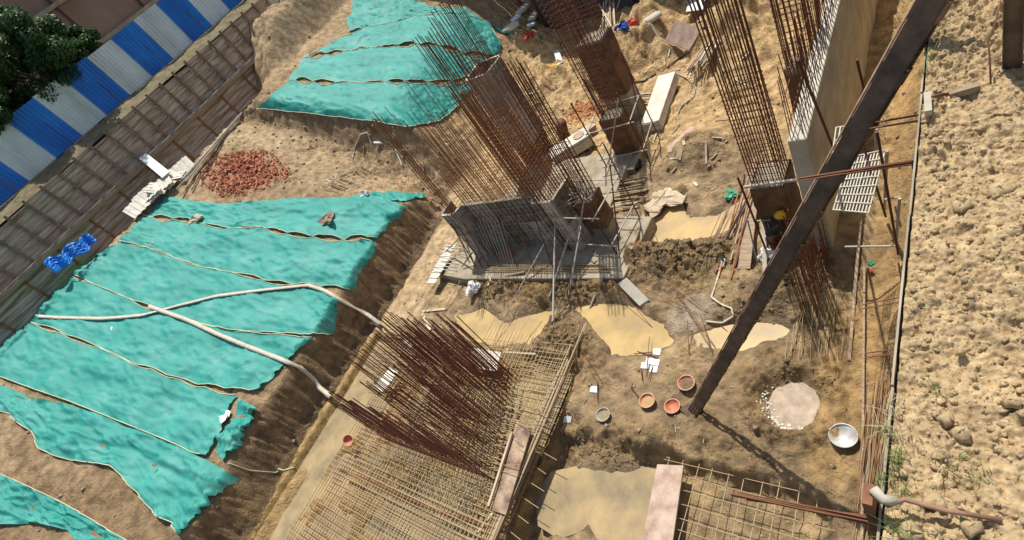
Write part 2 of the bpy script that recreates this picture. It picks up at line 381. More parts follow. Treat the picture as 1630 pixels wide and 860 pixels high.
# ---------------------------------------------------------------- the ground
def grid_mesh(name, xs, ys, zf, m, kind='structure', colf=None):
    x, y = np.meshgrid(xs, ys); z = zf(x, y); nx, ny = len(xs), len(ys)
    V = np.stack([x.ravel(), y.ravel(), z.ravel()], 1)
    i = np.arange(nx-1)[None, :]+np.arange(ny-1)[:, None]*nx; i = i.ravel()
    Fc = np.stack([i, i+1, i+1+nx, i+nx], 1)
    o = mesh(name, V, Fc, m, origin=(0, 0, 0), smooth=True)
    if colf is not None:
        c = colf(x.ravel(), y.ravel(), z.ravel()); a = o.data.color_attributes.new('tint', 'FLOAT_COLOR', 'POINT')
        a.data.foreach_set('color', c.astype(np.float32).ravel())
    o['kind'] = kind
    return o
def tint(x, y, z):
    X = -x; n = fbm(x*.8, y*.8, 4, 70); n2 = fbm(x*3, y*3, 4, 75)
    def C(*c): return np.array(c)[None, :]
    def mixc(c, k, d): k = np.clip(k, 0, 1)[:, None]; return c*(1-k)+C(*d)*k
    c = np.repeat(C(.27,.20,.12), len(x), 0)
    c = mixc(c, ss(-.1, .45, n), (.37,.275,.155)); c = mixc(c, ss(.0, .6, n2)*.6, (.185,.14,.085))
    c = mixc(c, ss(13, 17, y), (.43,.31,.165)); c = mixc(c, ss(16, 21, y)*ss(.1, .5, n)*.5, (.34,.27,.18))
    wet = .75*ss(-.05, .35, fbm(x*.7+3, y*.7, 3, 81))*ss(14, 11, y)*ss(19, 17, X); c = mixc(c, wet*.55, (.20,.15,.09))
    for a, b, wd, h, f in RIDGE:
        k = np.exp(-((sdseg(x, y, a, b)+.15*n2)/(wd*1.25))**2); c = mixc(c, k*f*1.0, (.205,.14,.065))
    for poly, lv in PUD:
        d = pdist(x, y, poly); k = ss(-.5, -.02, d+.15*n2); wet = np.maximum(wet, k*.6); c = mixc(c, k*.65, (.24,.185,.12)); c = mixc(c, ss(-.22, -.05, d+.2*n2+.1*n)*.75, (.15,.11,.065))
    k = ss(-.1, .1, pdist(x, y, WETG)+.2*n2); c = mixc(c, k, (.30,.25,.19)); wet = np.maximum(wet, k)
    cr = np.hypot(x-at(1262,645)[0], y-at(1262,645)[1]); c = mixc(c, np.exp(-((cr-.85)/.3)**2)*.8, (.20,.14,.075))
    k = ss(-17.0, -17.8, x)*ss(5.3, 6, y)*(1-ss(13.5, 16, y)); c = mixc(c, k*.8, (.42,.32,.195))
    low = ss(-8.7, -9.0, x)*ss(6, 5.4, y); c = mixc(c, low, (.30,.21,.095))
    c = mixc(c, ss(-2.2, -1.9, x)*.7*ss(4.5, 7, y), (.36,.235,.10))
    k = ss(-2.9, -2.5, x)*ss(3.5, 4.5, y)*ss(9, 7.5, y)*.6; c = mixc(c, k, (.37,.25,.11))
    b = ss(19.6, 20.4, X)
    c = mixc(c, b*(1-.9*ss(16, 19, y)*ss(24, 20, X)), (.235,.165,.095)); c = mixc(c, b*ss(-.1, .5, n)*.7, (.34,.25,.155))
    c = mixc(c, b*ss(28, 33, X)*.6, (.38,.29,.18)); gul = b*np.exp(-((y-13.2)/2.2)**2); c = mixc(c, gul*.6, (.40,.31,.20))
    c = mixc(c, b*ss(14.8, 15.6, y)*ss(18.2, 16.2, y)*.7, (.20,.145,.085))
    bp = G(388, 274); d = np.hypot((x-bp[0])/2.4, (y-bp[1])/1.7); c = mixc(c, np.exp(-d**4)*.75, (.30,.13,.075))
    c = mixc(c, ss(.25, -.1, z)*ss(20.6, 20.3, X)*ss(19.5, 19.8, X)*ss(14, 12, y)*.7, (.13,.09,.05)); c = mixc(c, ss(.2, .5, z)*ss(1.7, 1.3, z)*ss(19.6, 19.9, X)*ss(15, 13, y)*.6, (.20,.14,.075))  # berm foot: shadow of the undercut painted dark into the tint
    return np.concatenate([np.clip(c*np.array([[1.3, 1.24, 1.15]]), 0, .62), wet[:, None]], 1)
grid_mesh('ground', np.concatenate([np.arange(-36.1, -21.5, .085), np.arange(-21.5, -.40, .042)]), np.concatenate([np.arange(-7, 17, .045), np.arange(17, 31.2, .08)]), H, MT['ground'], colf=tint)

def hbank(x, y):
    z = 8.22+.04*fbm(x*1.2, y*1.2, 3, 21)
    k = ss(-.25, .35, fbm(x*.9+4, y*.9, 3, 24)+.15)
    wx, wy = .9*fbm(x*3, y*3, 3, 2), .9*fbm(x*3+9, y*3, 3, 6); amp = vn(x*2.2, y*2.2, 71)**2
    c1 = clod(x*7+wx, y*7+wy, 31)*ss(.12, .5, amp)*1.5; c2 = clod(x*17+wx, y*17+wy, 35)*(.3+1.2*vn(x*3, y*3, 73)); c3 = clod(x*38+wx*2, y*38, 38)
    f1 = fbm(x*14+wx, y*14+wy, 4, 50, .62); f2 = np.abs(fbm(x*9+wx, y*9, 4, 58, .6))
    z = z+(.015+.03*k)*c1*(.6+.6*f1)+(.014+.022*k)*c2+.013*c3+.05*f1-.05*f2+.012*clod(x*62, y*62, 44)
    p = at(1565, 575, 8.2); z = z-.07*np.exp(-((np.hypot(x-p[0], y-p[1]))/.28)**2)
    return z
grid_mesh('bank_ground', np.concatenate([np.arange(-.405, .8, .0085), np.arange(.8, 9, .15)]), np.concatenate([np.arange(-4, .5, .15), np.arange(.5, 8.5, .0095), np.arange(8.5, 31, .25)]), hbank, MT['bank'])
b = MB()
b.box((-60, 12, 11.2), (45, 160, .7)); o = b.build('street_ground', MT['rubble']); tag(o, kind='structure')
V, Fc = [], []
b = MB()
for i in range(60):
    y0, y1 = -8+i*.65, -8+(i+1)*.65
    z0, z1 = 11.5+.1*math.sin(i*1.3), 11.5+.1*math.sin((i+1)*1.3)
    b.add([(-36.05, y0, 11.1), (-36.05, y1, 11.1), (-36.8, y1, z1), (-36.8, y0, z0), (-37.6, y0, 11.62), (-37.6, y1, 11.62)], [(0,1,2,3),(3,2,5,4)])
o = b.build('verge_ground', mat('verge_earth', (.12,.10,.05), (.24,.19,.11), 2, .95, .8, 8, bdist=.1), smooth=True); tag(o, kind='structure')
# clods lying on the bank
def rock(mb, c, r, flat=.7, seed=None):
    ph = [random.uniform(0, 6.28) for _ in range(4)]; V = []; n, m = 8, 5
    for i in range(m+1):
        th = math.pi*i/m
        for j in range(n):
            a = 2*math.pi*j/n; k = r*(1+.22*math.sin(3*a+ph[0]+2*th)+.15*math.sin(5*a+ph[1])+.15*math.cos(4*th+ph[2]))*random.uniform(.88, 1.1)
            V.append(Vector(c)+Vector((k*math.sin(th)*math.cos(a), k*math.sin(th)*math.sin(a), k*flat*math.cos(th))))
    Fc = [(i*n+j, (i+1)*n+j, (i+1)*n+(j+1) % n, i*n+(j+1) % n) for i in range(m) for j in range(n)]
    mb.add(V, Fc)
mb = MB(); mb2 = MB()
for i in range(9000):
    x, y = random.uniform(-.38, .75), random.uniform(.7, 8)
    r = .004+.022*random.random()**4
    rock(mb, (x, y, float(hbank(np.array([x]), np.array([y]))[0])-r*.1), r)
o = mb.build('soil_clods', MT['clod'], smooth=True); tag(o, 'small dry yellow earth clods strewn over the bank', kind='stuff')
for i, (px, py, r) in enumerate([(1590,305,.075),(1612,370,.06),(1430,335,.04),(1530,690,.05),(1505,668,.04),(1612,640,.045),(1488,800,.055),(1450,850,.07),(1545,840,.05),(1530,560,.03),(1400+130,330,.06)]):
    mm = MB(); p = at(px, py, 8.25)
    if p.x < -.36: p.x = -.34
    rock(mm, p, r, .75); o = mm.build('soil_clod', MT['clod'], smooth=True); tag(o, 'large pale earth clod on the trampled bank at the right', 'earth clod', 'large earth clods on the bank')

# puddles
def sheet(name, poly, z, m, grow=.35):
    c = Vector((sum(p[0] for p in poly)/len(poly), sum(p[1] for p in poly)/len(poly)))
    V = [(p[0]+(p[0]-c[0])/max(.3, math.hypot(p[0]-c[0], p[1]-c[1]))*grow, p[1]+(p[1]-c[1])/max(.3, math.hypot(p[0]-c[0], p[1]-c[1]))*grow, z) for p in poly]
    o = mesh(name, V, [tuple(range(len(V)))], m); return tag(o, kind='structure')
for (poly, lv), m in zip(PUD, ('waterpale', 'water', 'water', 'waterpale', 'watergreen')):
    sheet('puddle_water', poly, lv, MT[m])
sheet('slurry_puddle_water', PUD_SL, -.045, MT['slurry'], .45)
b = MB(); b.add([(-19.5, -7, -.25), (-9.1, -7, -.25), (-9.1, 5.5, -.25), (-19.5, 5.5, -.25)], [(0,1,2,3)])
tag(b.build('flood_water', MT['watergreen']), kind='structure')

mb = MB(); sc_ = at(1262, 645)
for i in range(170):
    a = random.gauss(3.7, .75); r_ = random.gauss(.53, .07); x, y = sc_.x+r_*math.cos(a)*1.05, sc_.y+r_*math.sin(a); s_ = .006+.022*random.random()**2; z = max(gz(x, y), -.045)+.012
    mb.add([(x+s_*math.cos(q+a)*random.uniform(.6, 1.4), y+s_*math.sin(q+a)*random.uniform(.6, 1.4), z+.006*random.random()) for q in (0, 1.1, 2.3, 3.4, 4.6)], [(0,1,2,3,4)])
tag(mb.build('slurry_glints', MT['formw']), 'white flecks standing for highlights along the left rim of the slurry pool', kind='stuff')  # white flecks added to paint the highlights on the slurry rim
# stones and sticks strewn over the floor
mb = MB()
for i in range(2600):
    if random.random() < .6: x, y = random.uniform(-19, -1), random.uniform(2, 30)
    else: x, y = random.uniform(-35, -20), random.uniform(11, 17) if random.random() < .5 else random.uniform(-6, 28)
    r = .012+.06*random.random()**4
    if x < -20: r *= 1.4
    rock(mb, (x, y, gz(x, y)+r*.2), r)
tag(mb.build('rubble_stones', MT['rubble'], smooth=True), 'small stones and crumbs of mud strewn over the pit', kind='stuff')
mb = MB()
for c, n, sx, sy, s in ((at(1090,412), 420, 1.5, .5, .11), (at(800,465), 200, 1.3, .4, .09), (at(920,470), 200, 1.2, .4, .09), (at(905,545), 160, .7, .5, .09), (at(960,715), 160, 1.3, .25, .07), (at(1280,450), 150, .8, .5, .09), (at(1262,610), 90, 1.0, .5, .06), (at(1190,500), 120, .7, .3, .07)):
    for i in range(n):
        x, y = c.x+random.gauss(0, sx*.5), c.y+random.gauss(0, sy*.6); r = random.uniform(.02, s)
        rock(mb, (x, y, gz(x, y)-r*.25), r*.8, .8)
tag(mb.build('mud_lumps', mat('wet_mud', (.16,.11,.05), (.26,.185,.09), 5, .8, .6, 25), smooth=True), 'dark dug lumps of mud on the ridges of the floor', kind='stuff')
# ---------------------------------------------------------------- perimeter: timber lagging, fence, back wall, sheet wall
def plank_bay(x, y0, y1, z0, z1, face=1, axis='y'):
    mb = MB(); z = z0
    while z < z1-.03:
        h = min(random.uniform(.13, .26), z1-z); off = random.uniform(-.06, .06); e = random.uniform(-.02, .02)
        if axis == 'y': mb.box((x+off, (y0+y1)/2+e, z+h/2), (.05, y1-y0-.01, h-.012), Matrix.Rotation(random.uniform(-.02, .02), 3, 'X'))
        else: mb.box(((y0+y1)/2+e, x+off, z+h/2), (y1-y0-.01, .05, h-.012))
        z += h
    return mb
t = thing('timber_retaining_wall', (-36, 8, 9.1), 'long brown timber lagging wall with steel soldier posts below the blue and white fence', 'retaining wall')
wallposts = [-7+1.05*i for i in range(30)]
for i, y in enumerate(wallposts[:-1]):
    plank_bay(-36.05, y+.02, y+1.03, 9.05+random.uniform(-.05, .05), 11.1+random.uniform(-.12, .06)).build('plank_panel', MT['woodd'], t)
for y in wallposts:
    mb = MB(); mb.box((-35.93, y, 10.1), (.14, .06, 2.3)); mb.box((-35.86, y, 10.1), (.02, .14, 2.3)); mb.build('soldier_post', MT['post'], t)
mb = MB()
for i in range(40):
    y = -7+i*.78; mb.box((-35.75+random.uniform(-.03, .03), y+.39, 8.92+random.uniform(-.03, .02)), (.5, .8, .22))
mb.build('ledge', MT['rubble'], t)
MB().box((-35.52, 8, 8.82), (.14, 31, .16)).build('waler', MT['wood'], t)
t = thing('lower_timber_wall', (-36, 8, 4.5), 'darker lower tier of timber lagging below the ledge, in the sunken notch', 'retaining wall')
for i in range(15):
    y = -7+2.1*i; plank_bay(-35.86, y+.04, y+2.06, 4.6, 8.78).build('plank_panel', MT['woodd'], t)
    MB().box((-35.80, y, 6.7), (.08, .12, 4.2)).build('soldier_post', MT['rusto'], t)

# fence of corrugated sheets
t = thing('sheet_fence', (-37.5, 8, 11.7), 'tall hoarding of alternating blue and white corrugated metal sheets above the timber wall', 'fence')
def corr(y0, y1, z0, z1, x, n=8):
    V, Fc = [], []; steps = n*6
    for i in range(steps+1):
        y = y0+(y1-y0)*i/steps; ph = (i % 6)/6; dx = .035 if ph < .34 else (0 if ph > .5 else .017)
        for z in (z0, z1): V.append((x+dx, y, z+random.uniform(-.0, .0)))
    for i in range(steps): Fc.append((2*i, 2*i+2, 2*i+3, 2*i+1))
    return V, Fc
pw = 1.78; ys = 5.76-4*pw
for i in range(17):
    y0 = ys+i*pw; tilt = random.uniform(-.04, .04); zt = 14.28+random.uniform(-.05, .05)
    V, Fc = corr(y0+.005, y0+pw+.03, 11.66, zt, -37.5+(.012 if i % 2 else 0)); o = mesh('blue_panel' if i % 2 else 'white_panel', V, Fc, MT['blue'] if i % 2 else MT['white'], t)
    o.modifiers.new('thick', 'SOLIDIFY').thickness = .004
for z in (12.1, 13.9): MB().box((-37.6, 8, z), (.06, 30, .06)).build('rail', MT['rust'], t)
for i in range(1, 17, 2):
    y0 = ys+(i+.5)*pw
    bar('stay', (-37.35, y0+.2, 13.1), (-36.9, y0+.1, 11.55), .025, MT['rustd'], t)
# building behind
t = thing('brown_building', (-47, 12, 11.6), 'brown rendered building with dark pipes seen behind the fence and the tree', 'building')
MB().box((-50, 12, 17.6), (6, 60, 12)).build('wall', MT['bldg'], t)
for i, y in enumerate((9.6, 13.2, 17.4, 22, 26.5)):
    bar('pipe', (-46.85, y, 11.6), (-46.85, y, 23), .09, MT['rustd'], t)
for i in range(7):
    for z in (21.2,):
        y = 4.5+4.2*i; f = MB().box((-46.97, y, z), (.1, 1.7, 1.5)).build('window_frame', MT['concw'], t); MB().box((-46.90, y, z), (.06, 1.5, 1.3)).build('pane', MT['glass'], f)
for z in (15, 18, 21): MB().box((-46.9, 12, z), (.3, 59.8, .25)).build('string_course', MT['conc'], t)
for q in ((-44.5, 13.8), (-44, 17), (-43.6, 20.4)):
    t2 = thing('parked_scooter', (q[0], q[1], 11.6), 'dark motor scooter parked behind the hoarding', 'scooter', 'scooters behind the fence')
    MB().tube([(q[0], q[1]-.5, 12.0), (q[0], q[1]-.1, 12.05), (q[0], q[1]+.3, 12.3), (q[0], q[1]+.5, 12.25)], .16, 8).build('body', MT['black'], t2, True)
    for dy in (-.55, .62):
        MB().lathe((q[0]-.05, q[1]+dy, 11.87), [(.14, 0), (.26, 0), (.27, .05), (.26, .1), (.14, .1)], 16, Matrix.Rotation(R(90), 3, 'Y')).build('wheel', MT['black'], t2, True)
    bar('handlebar', (q[0]-.3, q[1]-.45, 12.65), (q[0]+.3, q[1]-.45, 12.65), .02, MT['pipe'], t2)
# trees
def tree(c, rad, hgt, n, label, seed, group=None):
    random.seed(seed); t = thing('leafy_tree', c, label, 'tree', group); c = Vector(c)
    mb = MB(); top = c+Vector((0, 0, hgt)); mb.tube([c, c+Vector((.1, .1, hgt*.35)), top], .28, 9, .1)
    cl = []
    for i in range(46):
        a, b, k = random.uniform(0, 6.28), random.uniform(-.9, 1), random.random()**.45
        r = Vector((math.cos(a)*math.sqrt(1-b*b), math.sin(a)*math.sqrt(1-b*b), b*.85))*k
        p = top+Vector((r.x*rad, r.y*rad, r.z*rad)); cl.append((p, random.uniform(.16, .3)*rad))
        if i % 4 == 0: mb.tube([c+Vector((0, 0, hgt*.5)), (c+Vector((0, 0, hgt*.6))+p)/2, p], .08, 5, .02)
    mb.build('trunk', MT['bark'], t, True)
    V, Fc = [], []
    for i in range(n):
        p, r = random.choice(cl); d = Vector((random.gauss(0, 1), random.gauss(0, 1), random.gauss(0, 1))).normalized()*r*random.random()**.4
        q = p+d; u = (d.normalized()+Vector((random.uniform(-.8, .8), random.uniform(-.8, .8), random.uniform(-.5, 1)))).normalized(); a = u.orthogonal().normalized(); b_ = u.cross(a); s = random.uniform(.06, .13)
        k = len(V); V += [q-a*s, q-b_*s*.5, q+a*s, q+b_*s*.5]; Fc.append((k, k+1, k+2, k+3))
    mesh('crown', V, Fc, MT['leaf'], t)
tree((-38.9, 11.0, 11.6), 2.7, 4.3, 42000, 'dark green leafy tree overhanging the left end of the hoarding', 1)
tree((-39.2, 13.6, 11.6), 1.5, 3.3, 16000, 'dark green tree behind the white and blue sheets, its branch reaching over one white sheet', 2)
tree((-38.8, 8.0, 11.6), 2.2, 3.0, 30000, 'small dark tree cut by the left edge of the picture', 3)
tree((-40.2, 23.2, 11.6), 1.2, 2.4, 9000, 'green bush overhanging the top end of the hoarding', 4)
random.seed(11)
# back wall
MB().box((-21.0, 29.2, 5.4), (.2, 1.1, 11.2)).build('return_wall', MT['conc'])['kind'] = 'structure'
t = thing('back_retaining_wall', (-18, 30.9, 0), 'dark shaded retaining wall closing the far end of the pit', 'retaining wall')
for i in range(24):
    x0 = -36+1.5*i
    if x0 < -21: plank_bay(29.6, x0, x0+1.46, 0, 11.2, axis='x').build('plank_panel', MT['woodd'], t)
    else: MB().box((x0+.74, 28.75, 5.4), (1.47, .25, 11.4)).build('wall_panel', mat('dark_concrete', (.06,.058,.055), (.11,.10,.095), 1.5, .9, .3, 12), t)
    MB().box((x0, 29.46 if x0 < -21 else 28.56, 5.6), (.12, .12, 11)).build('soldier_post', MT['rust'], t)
# near sheet wall
t = thing('sheet_retaining_wall', (-.43, 5, 0), 'pale thin edge of the retaining wall along the lip of the bank', 'retaining wall')
for i in range(24):
    y = -4+1.5*i; MB().box((-.425+random.uniform(-.003, .003), y+.75, 4.14+random.uniform(-.01, .01)), (.014, 1.49, 8.2)).build('wall_panel', MT['conc'], t)

# ---------------------------------------------------------------- nets
def resamp(pl, n):
    pl = np.array(pl, float); d = np.concatenate([[0], np.cumsum(np.hypot(*np.diff(pl, axis=0).T))]); u = np.linspace(0, d[-1], n)
    return np.stack([np.interp(u, d, pl[:, 0]), np.interp(u, d, pl[:, 1])], 1)
def net(label, upper, lower, gu=0, gl=0, seed=0, hem=(1, 1), crink=1., k1=8, nx=130, ny=34, lift=.075):
    U, L = resamp(upper, nx), resamp(lower, nx); u = np.linspace(0, 1, nx)
    def gap(g, sd):
        g = g*1.05; ph = u*k1+.35*fbm(u*4, u*0+sd, 2, sd); a = np.abs(np.sin(np.pi*ph)); mag = .1+1.25*vn(np.floor(ph), ph*0, 99+sd)
        return g*a*mag*(1-ss(.93, 1, u))*ss(0, .05, u)
    er = seed*3.1
    v = np.linspace(0, 1, ny)[:, None]; ends = 9*crink*fbm(v*3.2+er, v*0+er, 3, seed)*ss(.82, 1, u)[None]+5*fbm(v*4+er, v*0+9, 3, seed)*ss(.1, 0, u)[None]
    U[:, 1] += gap(gu, 5+int(gu*7)); L[:, 1] -= gap(gl, 5+int(gl*7))
    v = np.linspace(0, 1, ny)[:, None, None]; PX = U[None]*(1-v)+L[None]*v
    e = np.minimum(np.linspace(0, 1, ny), 1-np.linspace(0, 1, ny))[:, None]
    jx = fbm(PX[..., 0]*.05, PX[..., 1]*.05, 3, seed)*3*0+PX[..., 0]+ends
    P = march(jx, PX[..., 1]); X, Y_ = P[..., 0], P[..., 1]
    w = 1.7*fbm(X*.9, Y_*2.2, 3, seed+4)+.8*fbm(X*3.5, Y_*6, 3, seed+8)
    rid = (1-np.abs(fbm(X*.7+Y_*.6, Y_*2.2-X*.5, 3, seed+12)))**9
    fold = (1-np.abs(fbm(X*.5+u[None]*3, Y_*3.2+X*.9, 3, seed+31)))**12*(.3+1.2*ss(.75, 1, u)[None])
    P[..., 2] += lift+.05*w*crink+.06*rid*crink+.09*fold*crink+.035
    # sag smoothing over sharp drops
    for _ in range(6):
        z = P[..., 2]; z[1:-1, 1:-1] = np.maximum(z[1:-1, 1:-1], (z[:-2, 1:-1]+z[2:, 1:-1]+z[1:-1, :-2]+z[1:-1, 2:])/4-.01)
    i = np.arange(nx-1)[None]+np.arange(ny-1)[:, None]*nx; i = i.ravel()
    t = thing('debris_net', P[ny//2, nx//2]-np.array([0, 0, .1]), label, 'netting', 'green nets over the earth berm')
    mesh('net_cloth', P.reshape(-1, 3), np.stack([i, i+nx, i+nx+1, i+1], 1), MT['net'], t, True)
    for k, on in ((0, hem[0]), (ny-1, hem[1])):
        if on: MB().tube([tuple(q+np.array([0, 0, .02])) for q in P[k, ::2]], .020, 5).build('hem', MT['hem'], t, True)
    return P
T_ = [(268,316),(300,320),(350,328),(420,322),(480,318),(540,318),(590,312),(648,331)]
A_ = [(232,345),(262,351),(290,352),(324,359),(360,366),(400,366),(420,364),(450,373),(488,379),(515,381),(548,384),(572,381),(604,384)]
B_ = [(196,386),(236,397),(270,408),(300,421),(325,428),(350,432),(380,437),(400,442),(430,451),(465,456),(498,457),(521,459),(560,468)]
C_ = [(112,439),(125,443),(170,462),(210,478),(250,496),(270,503),(300,510),(340,522),(380,530),(420,532),(460,536),(503,538)]
D_ = [(25,507),(60,518),(100,532),(140,548),(180,563),(215,581),(245,590),(280,603),(330,618),(380,630)]
E_ = [(-30,592),(0,600),(60,622),(115,641),(150,655),(200,675),(250,695),(290,712),(310,723),(333,729)]
Fl = [(-30,645),(0,655),(20,660),(35,675),(55,690),(65,715),(90,727),(120,735),(150,738),(185,745),(215,775),(240,805),(258,825),(285,835),(297,856)]
net('topmost green net strip of the near berm, beside the brick pile', T_, A_+[], 0, 4, 1, (0, 1), 1.3)
net('second green net strip with a sandbag seam along its upper edge', [(232,346)]+A_[1:-1]+[(604,388)], B_[:-1]+[(566,464)], 4, 3.6, 2, (1, 1), 1.1)
net('third green net strip, crossed by the two pale hoses', B_[:-2]+[(521,461),(548,480)], C_[:-1]+[(534,536)], 3.6, 3.2, 3)
net('fourth green net strip below the crossing of the hoses', C_[:-1]+[(503,540)], D_[:-1]+[(400,626),(416,621)], 3.2, 3.4, 4)
net('fifth green net strip with a torn white bag near its lower corner', D_[:-1]+[(378,632)], E_[:-1]+[(333,727)], 3.4, 0, 5, (1, 1), 1.)
net('lowest wrinkled green net strip hanging to a point at the lower left', [(-30,606)]+[(0,612),(60,637),(108,645),(150,657),(200,677),(250,697),(290,714),(310,724),(340,738),(383,764)], Fl, 0, 0, 6, (0, 1), 2.2)
net('small crumpled green net corner hanging over the berm edge', [(384,636),(400,645),(420,655)], [(352,722),(360,735),(372,722)], 0, 0, 7, (0, 0), 2.6, nx=30)
net('wrinkled green net in the bottom left corner of the picture', [(-20,745),(0,754),(60,780),(110,805),(155,830),(215,868)], [(-20,835),(0,838),(60,834),(110,845),(130,862),(160,872)], 0, 0, 8, (1, 0), 2.6)
net('narrow green net end trailing off at the upper right of the near berm', [(590,310),(630,308),(680,312)], [(600,318),(640,322),(684,318)], 0, 0, 9, (0, 0), 2.2, nx=40, ny=8)
n2T = [(568,-6),(600,2),(640,-4),(700,16),(740,14),(780,40),(812,58)]
n2A = [(555,52),(590,45),(625,40),(660,28),(700,26),(740,24),(780,38),(806,52)]
n2B = [(482,96),(510,90),(545,85),(580,79),(620,77),(660,73),(705,76),(740,88),(785,92)]
n2C = [(462,130),(500,133),(540,134),(580,134),(620,133),(660,133),(700,135),(745,131),(766,126)]
n2D = [(410,176),(445,178),(480,182),(520,187),(560,192),(600,196),(650,206),(700,196),(735,170)]
net('dark green net in the hollow at the top of the far berm', n2T, n2A, 0, 0, 21, (0, 0), 1.8)
net('upper lit green net strip of the far berm', [(545,62)]+n2A[1:-1]+[(800,75)], n2B, 0, 4, 22, (1, 1), 1.)
net('middle green net strip of the far berm, between two seams of openings', n2B[:-1]+[(775,95)], n2C, 4, 4, 23, (1, 1), .9)
net('lowest green net strip of the far berm, hanging over its front edge', n2C, n2D, 4, 0, 24, (1, 1), 1.)

# flat hoses over the nets
def hose(label, pts, wd, lift=.12, m='hose', name='flat_hose', cat='hose', group=None, nn=60, vert=False):
    Q = resamp(pts, nn); P = march(Q[:, 0], Q[:, 1]); V = []; t = thing(name, tuple(P[nn//2]), label, cat, group)
    z = P[:, 2].copy()
    for _ in range(25): z[1:-1] = np.maximum(z[1:-1], (z[:-2]+z[2:])/2-.004)
    for i in range(nn):
        a = Vector(P[max(i-1, 0)]); b_ = Vector(P[min(i+1, nn-1)]); d = b_-a; d.z = 0; d = d.normalized(); s = Vector((-d.y, d.x, 0)).normalized()
        c = Vector((P[i][0], P[i][1], z[i]+lift)); tw = .5*math.sin(i*.35)
        V += [c-s*wd/2+Vector((0, 0, .02*tw)), c+Vector((0, 0, .03)), c+s*wd/2-Vector((0, 0, .02*tw))]
    Fc = []
    for i in range(nn-1):
        for k in (0, 1): Fc.append((3*i+k, 3*i+k+1, 3*i+k+4, 3*i+k+3))
    o = mesh('hose_fabric' if name == 'flat_hose' else 'strip', V, Fc, MT[m], t, True); o.modifiers.new('thick', 'SOLIDIFY').thickness = .02
hose('pale flat hose curving from the left crest across the nets to the trench', [(38,505),(100,509),(170,511),(230,506),(290,490),(350,475),(420,466),(495,458),(520,466),(560,490),(590,508),(610,520)], .17, .17)
hose('pale flat hose running diagonally down from the seam crossing to the rebar cage', [(244,492),(300,512),(350,535),(400,556),(450,575),(485,590),(510,612),(532,636)], .18, .21)
def cable(label, pts, r, m, name='cable', cat='cable', group=None, lift=.04, nn=50, abs_pts=None):
    if abs_pts is None:
        Q = resamp(pts, nn); P = march(Q[:, 0], Q[:, 1]); z = P[:, 2].copy()
        for _ in range(20): z[1:-1] = np.maximum(z[1:-1], (z[:-2]+z[2:])/2-.01)
        pp = [(P[i][0], P[i][1], z[i]+lift) for i in range(nn)]
    else: pp = abs_pts
    return tag(MB().tube(pp, r, 6).build(name, MT[m], smooth=True), label, cat, group)
cable('pale rope curving over the second net strip', [(205,388),(250,372),(280,360),(330,358)], .03, 'hem', 'rope', 'rope')
cable('thin pale cord crossing the nets from the upper right down to the lower left', [(430,315),(370,380),(340,420),(305,490),(240,560),(210,590),(160,620),(110,650),(70,700)], .014, 'hem', 'rope', 'rope')
cable('dark wire lying across the lower nets', [(500,440),(460,500),(440,540),(380,610),(330,670),(285,720),(220,778)], .014, 'black')
cable('black cable hooked over the topmost net strip', [(340,355),(360,335),(385,326),(420,322)], .03, 'black')
cable('thin pale wire over the trench at the lower left', [(365,738),(400,750),(440,753),(470,745)], .02, 'hem')
# torn bags and bits
def crumple(name, label, cat, c, r, m, seed, flat=.35, group=None, el=1.):
    random.seed(seed); V = []; n, k = 18, 9; c = Vector(c); a0 = random.uniform(0, 3)
    for i in range(k+1):
        th = math.pi*i/k
        for j in range(n):
            a = 2*math.pi*j/n; rr = r*(1+.3*math.sin(3*a+a0)+.2*math.sin(5*a+2*th)+random.uniform(-.16, .16))
            V.append(c+Vector((rr*math.sin(th)*math.cos(a)*el, rr*math.sin(th)*math.sin(a), rr*flat*math.cos(th)+r*flat*.6)))
    Fc = [(i*n+j, (i+1)*n+j, (i+1)*n+(j+1) % n, i*n+(j+1) % n) for i in range(k) for j in range(n)]
    return tag(mesh(name, V, Fc, MT[m]), label, cat, group)
crumple('torn_bag', 'torn white plastic bag lying on the fifth net strip', 'bag', G(352,666), .42, 'plastic', 3, .2)
crumple('plastic_bag', 'crumpled white plastic bag on the mud before the slab', 'bag', G(755,462), .3, 'plastic', 4, .6)
crumple('plastic_bag', 'pale bluish bag beside the worker under the raker', 'bag', G(1222,410), .22, 'plastic', 5, .7)
crumple('rag', 'brown rag and broken board lying on the topmost net strip', 'rag', G(523,352), .42, 'wood', 6, .4)
crumple('rag', 'grey rag on the seam at the left end of the second net strip', 'rag', G(314,352), .4, 'form', 7, .4)
crumple('stone', 'pale stone on the net near the left crest', 'stone', G(246,391), .16, 'concw', 8, .7)
crumple('net_ball', 'small pale blue ball of netting at the top edge of the near berm', 'bundle', G(584,313), .25, 'white', 9, .8)
crumple('rag', 'white scrap on the net above the long hose', 'rag', G(178,522), .22, 'plastic', 10, .2)
random.seed(31)
